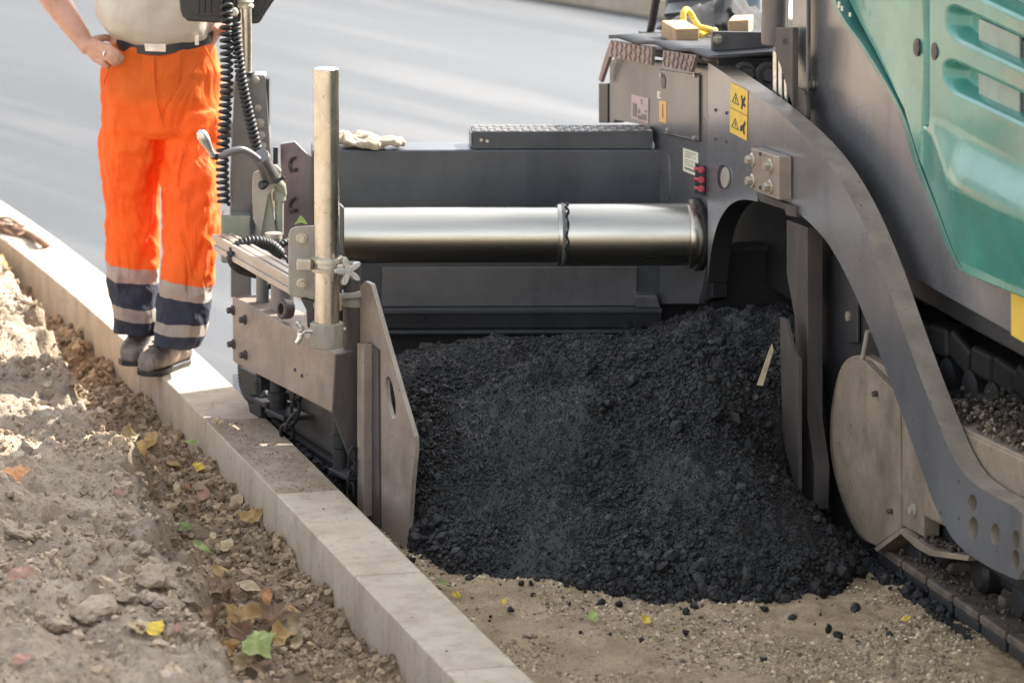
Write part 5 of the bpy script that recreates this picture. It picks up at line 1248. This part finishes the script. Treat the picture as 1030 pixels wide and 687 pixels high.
# ------------------------------------------------------------------ twigs, stones, leaves
def gz(x, y):
    k_ = float(KX(y))
    if x < k_: return float(soil_z(np.array([x]), np.array([y]))[0])
    if x < k_+KW: return ZK
    return float(base_z(np.array([x]), np.array([y]))[0])
def hit(x, y):
    z = .1
    for _ in range(25):
        q_ = PZ(x, y, z); z = .6*z+.4*gz(q_.x, q_.y)
    return PZ(x, y, z)
MT['twig'] = plain('dry_twig', (.17, .095, .055), .85, 0, .3, 30, .3)
def twig(pts, r0_, r1_, lab, lift=.012, extra=()):
    P_ = [hit(*q)+ZU*lift for q in pts]; mb = MB(); c_ = t3(curve([tuple(q) for q in P_], 6)); mb.tube(c_, list(np.linspace(r0_, r1_, len(c_))), 8)
    for e in extra:
        Q_ = [hit(*q)+ZU*(lift+.01) for q in e]; c_ = t3(curve([tuple(q) for q in Q_], 5)); mb.tube(c_, list(np.linspace(r1_*1.1, r1_*.5, len(c_))), 6)
    return tag(mb.build('twig', MT['twig'], None, smooth=60), lab, 'twig')
twig([(-4, 231), (12, 236), (30, 240), (46, 250), (62, 256), (77, 262)], .022, .006, 'bent brown twig lying across the sunlit kerb at the left edge', .014,
     [[(10, 235), (25, 231), (40, 236), (46, 243)], [(0, 228), (14, 230), (30, 228)], [(4, 238), (16, 243), (24, 240)], [(-4, 226), (10, 226), (22, 233), (40, 232)], [(2, 232), (18, 234), (34, 234)]])
twig([(180, 583), (200, 580), (222, 583)], .007, .005, 'short grey twig in the trench below the two green leaves', .012)
twig([(90, 572), (108, 555), (125, 540), (128, 520)], .005, .003, 'thin dry stem on the bank left of the green leaves', .015, [[(104, 560), (100, 540), (98, 528)]])
twig([(118, 620), (140, 634), (165, 640), (190, 644)], .010, .006, 'bare brown twig on the bank beside the yellow leaf', .010)
twig([(95, 372), (110, 384), (118, 392)], .008, .005, 'dark little root sticking out of the bank below the kerb', .02)
# stones on the bank
MT['rock'] = grains('clay_rock', (.27, .21, .15), (.42, .335, .25), (.19, .145, .105), .95, 7, 60, .8, .008)
def stone(x, y, s_, lab, sq=.5):
    if y < 630 and x < 400 and s_ > .02: s_ *= 1.35
    q_ = hit(x, y); tv, tf = ico_templates(3, 1, .02, sq)[0]
    d_ = 1+.5*fbm(tv[:, 0]*2+x, tv[:, 1]*2+tv[:, 2]*1.7+y, 1.3, 4, 81); v_ = tv*d_[:, None]*s_
    o = np_mesh('stone', v_, tf, MT['rock'], None, False); o.location = q_+ZU*s_*.18; o.rotation_euler = (random.uniform(-.3, .3), random.uniform(-.3, .3), random.uniform(0, 6))
    return tag(o, lab, 'stone')
for a in [(95, 618, .050, 'biggest smooth clay lump near the lower left, behind the yellow leaf'), (60, 632, .042, 'flat clay lump left of the biggest lump on the bank'), (22, 541, .034, 'pale angular stone on the bank under the orange leaf'),
          (76, 582, .016, 'small dark stone above the biggest clay lump'), (142, 556, .040, 'broken clay slab at the crumbling edge of the bank'), (160, 585, .050, 'large broken clay slab on the bank edge below the green leaves'),
          (170, 612, .040, 'lowest clay slab on the broken bank edge'), (130, 520, .030, 'clay lump on the bank edge behind the broken slabs'), (45, 520, .016, 'small dark round stone under the orange leaf'),
          (12, 500, .030, 'stone under the edge of the orange leaf at the left edge of the photo'), (150, 604, .026, 'clay chunk wedged between the two large broken slabs'), (125, 602, .03, 'clay lump right of the biggest lump'),
          (530, 640, .018, 'upright beige pebble on the gravel in front of the heap'), (563, 630, .011, 'small grey pebble right of the upright beige pebble'),(545, 648, .011, 'white pebble beside the upright beige pebble'), (35, 410, .03, 'sunlit clod on the bank far from the camera'), (90, 425, .03, 'dark clod at the far end of the bank edge')]:
    stone(*a)
# leaves: each one its own lobed or oval sheet
LM = {}
def leafmat(col):
    if col not in LM:
        m, nt, b = nodes('leaf_surface'); p = geo(nt); n1 = noise(nt, p, 25, 5, .7); n2 = noise(nt, p, 70, 3, .7)
        c = mixc(nt, ramp(nt, n1, [(.35, 0), (.68, 1)]).outputs[0], tuple(q*.7 for q in col), tuple(min(1, q*1.2) for q in col))
        c = mixc(nt, ramp(nt, n2, [(.64, 0), (.74, .7)]).outputs[0], c, (.15, .08, .03))
        nt.links.new(c, b.inputs['Base Color']); b.inputs['Roughness'].default_value = .6
        b.inputs['Transmission Weight'].default_value = 0; LM[col] = m
    return LM[col]
MAPLE = [(0, -.55), (.05, -.2), (.42, -.42), (.36, -.18), (.75, -.12), (.60, .06), (.86, .34), (.5, .30), (.44, .46), (.30, .40), (.26, .62), (.1, .58), (0, .95)]
OVAL = [(0, -.9), (.06, -.62), (.24, -.45), (.38, -.15), (.42, .15), (.34, .48), (.18, .76), (0, 1)]
GREEN, PALE, LIME, OCHRE, BROWN, ORANGE, YEL, PINK = (.19, .25, .07), (.46, .36, .20), (.30, .34, .11), (.40, .25, .085), (.20, .115, .06), (.46, .22, .08), (.62, .45, .06), (.36, .20, .14)
def leaf(x, y, px, col, kind, lab, curl=.35, tilt=.3):
    q_ = hit(x, y); s_ = meters(px, q_)*(.62 if not (210 < x < 300 and y > 580) else .85); half = MAPLE if kind == 'm' else OVAL
    out = [(a_, b_) for a_, b_ in half]+[(-a_, b_) for a_, b_ in reversed(half[1:-1])]
    n_ = len(out); vs_ = [(0, .02, 0)]; fs_ = []
    for r_ in (.35, .7, 1.0):
        for a_, b_ in out: vs_.append((a_*r_*random.uniform(.94, 1.06), b_*r_+.02*(1-r_), 0))
    for i in range(n_): fs_.append((0, 1+i, 1+(i+1) % n_))
    for k_ in range(2):
        for i in range(n_): fs_.append((1+k_*n_+i, 1+(k_+1)*n_+i, 1+(k_+1)*n_+(i+1) % n_, 1+k_*n_+(i+1) % n_))
    ph = random.uniform(0, 6); v2 = []
    for a_, b_, _ in vs_:
        z_ = curl*1.5*(abs(a_)**1.5*.8+.35*b_*b_*(1 if b_ > 0 else .4))+.20*math.sin(a_*5+ph)*math.sin(b_*4+ph)+.08*math.sin(a_*11+2*ph)*math.cos(b_*9+ph)
        v2.append((a_*s_, b_*s_, z_*s_))
    # stalk
    k0_ = len(v2); tp = [(0, half[0][1]*s_, .02*s_), (.08*s_, (half[0][1]-.35)*s_, .10*s_), (.05*s_, (half[0][1]-.75)*s_, .02*s_)]
    for a_, b_, c__ in tp: v2 += [(a_-.025*s_, b_, c__), (a_+.025*s_, b_, c__), (a_, b_, c__+.04*s_)]
    for i in range(2):
        o_ = k0_+i*3; fs_ += [(o_, o_+1, o_+4, o_+3), (o_+1, o_+2, o_+5, o_+4), (o_+2, o_, o_+3, o_+5)]
    me = bpy.data.meshes.new('fallen_leaf'); me.from_pydata(v2, [], fs_); me.update(); me.shade_smooth()
    o = link('fallen_leaf', me, leafmat(col), None, q_+ZU*(.012+.3*s_)); o.rotation_mode = 'QUATERNION'; o.rotation_quaternion = Quaternion((1, 0, 0), R(random.uniform(22, 58))) @ Quaternion((0, 1, 0), random.uniform(-tilt, tilt)) @ Quaternion((0, 0, 1), random.uniform(0, 6.28))
    tk = o.modifiers.new('t', 'SOLIDIFY'); tk.thickness = .0012; sb = o.modifiers.new('s', 'SUBSURF'); sb.levels = 1; sb.render_levels = 1
    return tag(o, lab, 'leaf', 'fallen autumn leaves')
for a in [(185, 538, 24, GREEN, 'o', 'upper of the two oval green leaves in the trench'), (204, 559, 23, LIME, 'o', 'lower of the two oval green leaves in the trench'),
          (254, 531, 28, OCHRE, 'm', 'curled ochre leaf leaning against the foot of the kerb', .7), (229, 557, 20, PALE, 'm', 'pale cream leaf right of the two oval green leaves'),
          (16, 485, 34, ORANGE, 'm', 'orange leaf on the bank at the left edge of the photo', .5), (22, 588, 36, PINK, 'm', 'faded pink leaf on the bank above the clay lumps', .5),
          (157, 643, 26, YEL, 'm', 'bright yellow leaf near the bottom of the bank', .4), (138, 641, 26, PALE, 'm', 'pale leaf touching the bright yellow leaf', .4),
          (256, 660, 34, LIME, 'm', 'large light green leaf at the bottom of the trench', .4), (276, 634, 30, BROWN, 'm', 'curled brown leaf right above the large light green leaf', .8),
          (243, 634, 30, OCHRE, 'm', 'ochre leaf left above the large light green leaf', .8), (232, 612, 26, BROWN, 'm', 'dark brown leaf in the leaf pile below the grey twig', .8),
          (215, 628, 30, BROWN, 'm', 'brown leaf at the foot of the bank, left in the leaf pile', .8), (288, 640, 28, PALE, 'm', 'torn pale leaf on the right of the leaf pile', .6),
          (262, 626, 24, OCHRE, 'o', 'narrow ochre leaf in the middle of the leaf pile', .7), (246, 676, 22, PALE, 'm', 'pale leaf below the large light green leaf', .5),
          (280, 652, 24, OCHRE, 'm', 'ochre leaf on the right edge of the light green leaf', .6), (224, 588, 24, OCHRE, 'o', 'ochre leaf just below the grey twig', .5),
          (218, 429, 14, PALE, 'm', 'small pale leaf lying on the kerb top below the boots', .2), (139, 468, 34, OCHRE, 'm', 'largest ochre leaf lying on the edge of the bank', .6),
          (128, 449, 26, PALE, 'm', 'pale leaf lying above the largest ochre leaf on the bank edge', .5), (150, 453, 26, OCHRE, 'o', 'narrow ochre leaf right of the pale leaf at the bank edge', .5),
          (178, 499, 16, PALE, 'o', 'little pale leaf in the trench above the green leaves', .5), (200, 475, 15, YEL, 'm', 'little yellow leaf at the foot of the kerb', .5),
          (175, 473, 16, OCHRE, 'o', 'little ochre leaf in the trench beside the bank edge', .5), (188, 496, 13, ORANGE, 'o', 'small rust orange leaf beside the little pale leaf', .6),
          (205, 508, 20, PINK, 'm', 'pinkish leaf at the foot of the kerb above the ochre curl', .5), (192, 451, 14, LIME, 'o', 'tiny lime leaf upright at the foot of the kerb', .6),
          (44, 333, 15, LIME, 'o', 'tiny lime green leaf in the trench far left', .4), (22, 311, 22, LIME, 'm', 'yellowish green leaf in the far left trench', .4), (4, 278, 30, OCHRE, 'm', 'ochre leaf at the left edge of the photo under the twig', .6),
          (446, 592, 14, GREEN, 'o', 'small dark green leaf beside the kerb in front of the heap', .2), (459, 605, 11, YEL, 'm', 'tiny yellow leaf beside the kerb, below the small dark green leaf', .3),
          (507, 611, 9, YEL, 'o', 'tiny yellow leaf touching a black crumb in front of the heap', .3), (598, 627, 18, LIME, 'm', 'pale green leaf on the gravel in front of the heap', .3),
          (649, 630, 14, YEL, 'm', 'yellow leaf on the gravel right of the pale green leaf', .4), (910, 628, 11, YEL, 'o', 'tiny yellow leaf on the gravel beside the track', .3),
          (20, 672, 26, PINK, 'o', 'faded pink leaf at the bottom left corner', .4), (178, 640, 18, PINK, 'o', 'thin pinkish leaf right of the bright yellow leaf', .5), (120, 500, 14, PINK, 'm', 'little pink leaf on the bank above the broken clay', .4)]:
    leaf(*a)
for a in [(222, 600, 26, BROWN, 'm', 'brown leaf at the foot of the bank just under the grey twig', .9), (252, 600, 20, PALE, 'o', 'narrow pale leaf above the curled brown leaf in the trench', .7), (240, 650, 24, BROWN, 'm', 'brown leaf tucked under the left of the light green leaf', .9),
          (268, 612, 18, ORANGE, 'o', 'small orange leaf above the curled brown leaf', .8), (300, 655, 20, PALE, 'm', 'crumpled pale leaf nearest the kerb foot in the leaf pile', .8), (228, 660, 22, OCHRE, 'm', 'ochre leaf at the bank foot left of the light green leaf', .9),
          (292, 622, 16, OCHRE, 'o', 'small ochre leaf right of the leaf pile, near the kerb', .7), (262, 680, 20, BROWN, 'm', 'brown leaf at the bottom edge under the light green leaf', .8), (146, 470, 22, BROWN, 'o', 'brown leaf under the largest ochre leaf on the bank edge', .9),
          (136, 458, 22, OCHRE, 'm', 'ochre leaf between the pale and the largest ochre leaf at the bank edge', .8), (214, 545, 14, PALE, 'o', 'small pale scrap of leaf right of the upper green leaf', .7), (192, 520, 14, BROWN, 'm', 'small brown leaf in the trench above the upper green leaf', .8)]:
    leaf(*a)
# ------------------------------------------------------------------ light
w = bpy.data.worlds.new('World'); scn.world = w; w.use_nodes = True; nt = w.node_tree
bg = nt.nodes['Background']; sky = nt.nodes.new('ShaderNodeTexSky'); sky.sky_type = 'NISHITA'; sky.sun_disc = False
EL, AZ = R(42), R(54)
sky.sun_elevation = EL; sky.sun_rotation = AZ; sky.air_density = 1.0; sky.dust_density = 3.0; sky.ozone_density = .6
hs = nt.nodes.new('ShaderNodeHueSaturation'); hs.inputs['Saturation'].default_value = .35
nt.links.new(sky.outputs[0], hs.inputs['Color']); nt.links.new(hs.outputs[0], bg.inputs['Color']); bg.inputs['Strength'].default_value = .13
sd_ = bpy.data.lights.new('sun', 'SUN'); sd_.energy = 4.0; sd_.angle = R(.5); sd_.color = (1, .94, .84)
so = bpy.data.objects.new('sun', sd_); COL.objects.link(so); so.location = (0, 0, 12)
ts = V((math.cos(EL)*math.sin(AZ), math.cos(EL)*math.cos(AZ), math.sin(EL)))
so.rotation_euler = ts.to_track_quat('Z', 'Y').to_euler()
scn.view_settings.view_transform = 'Standard'; scn.view_settings.look = 'None'; scn.view_settings.gamma = 1; scn.view_settings.exposure = 2.05
scn.cycles.max_bounces = 6
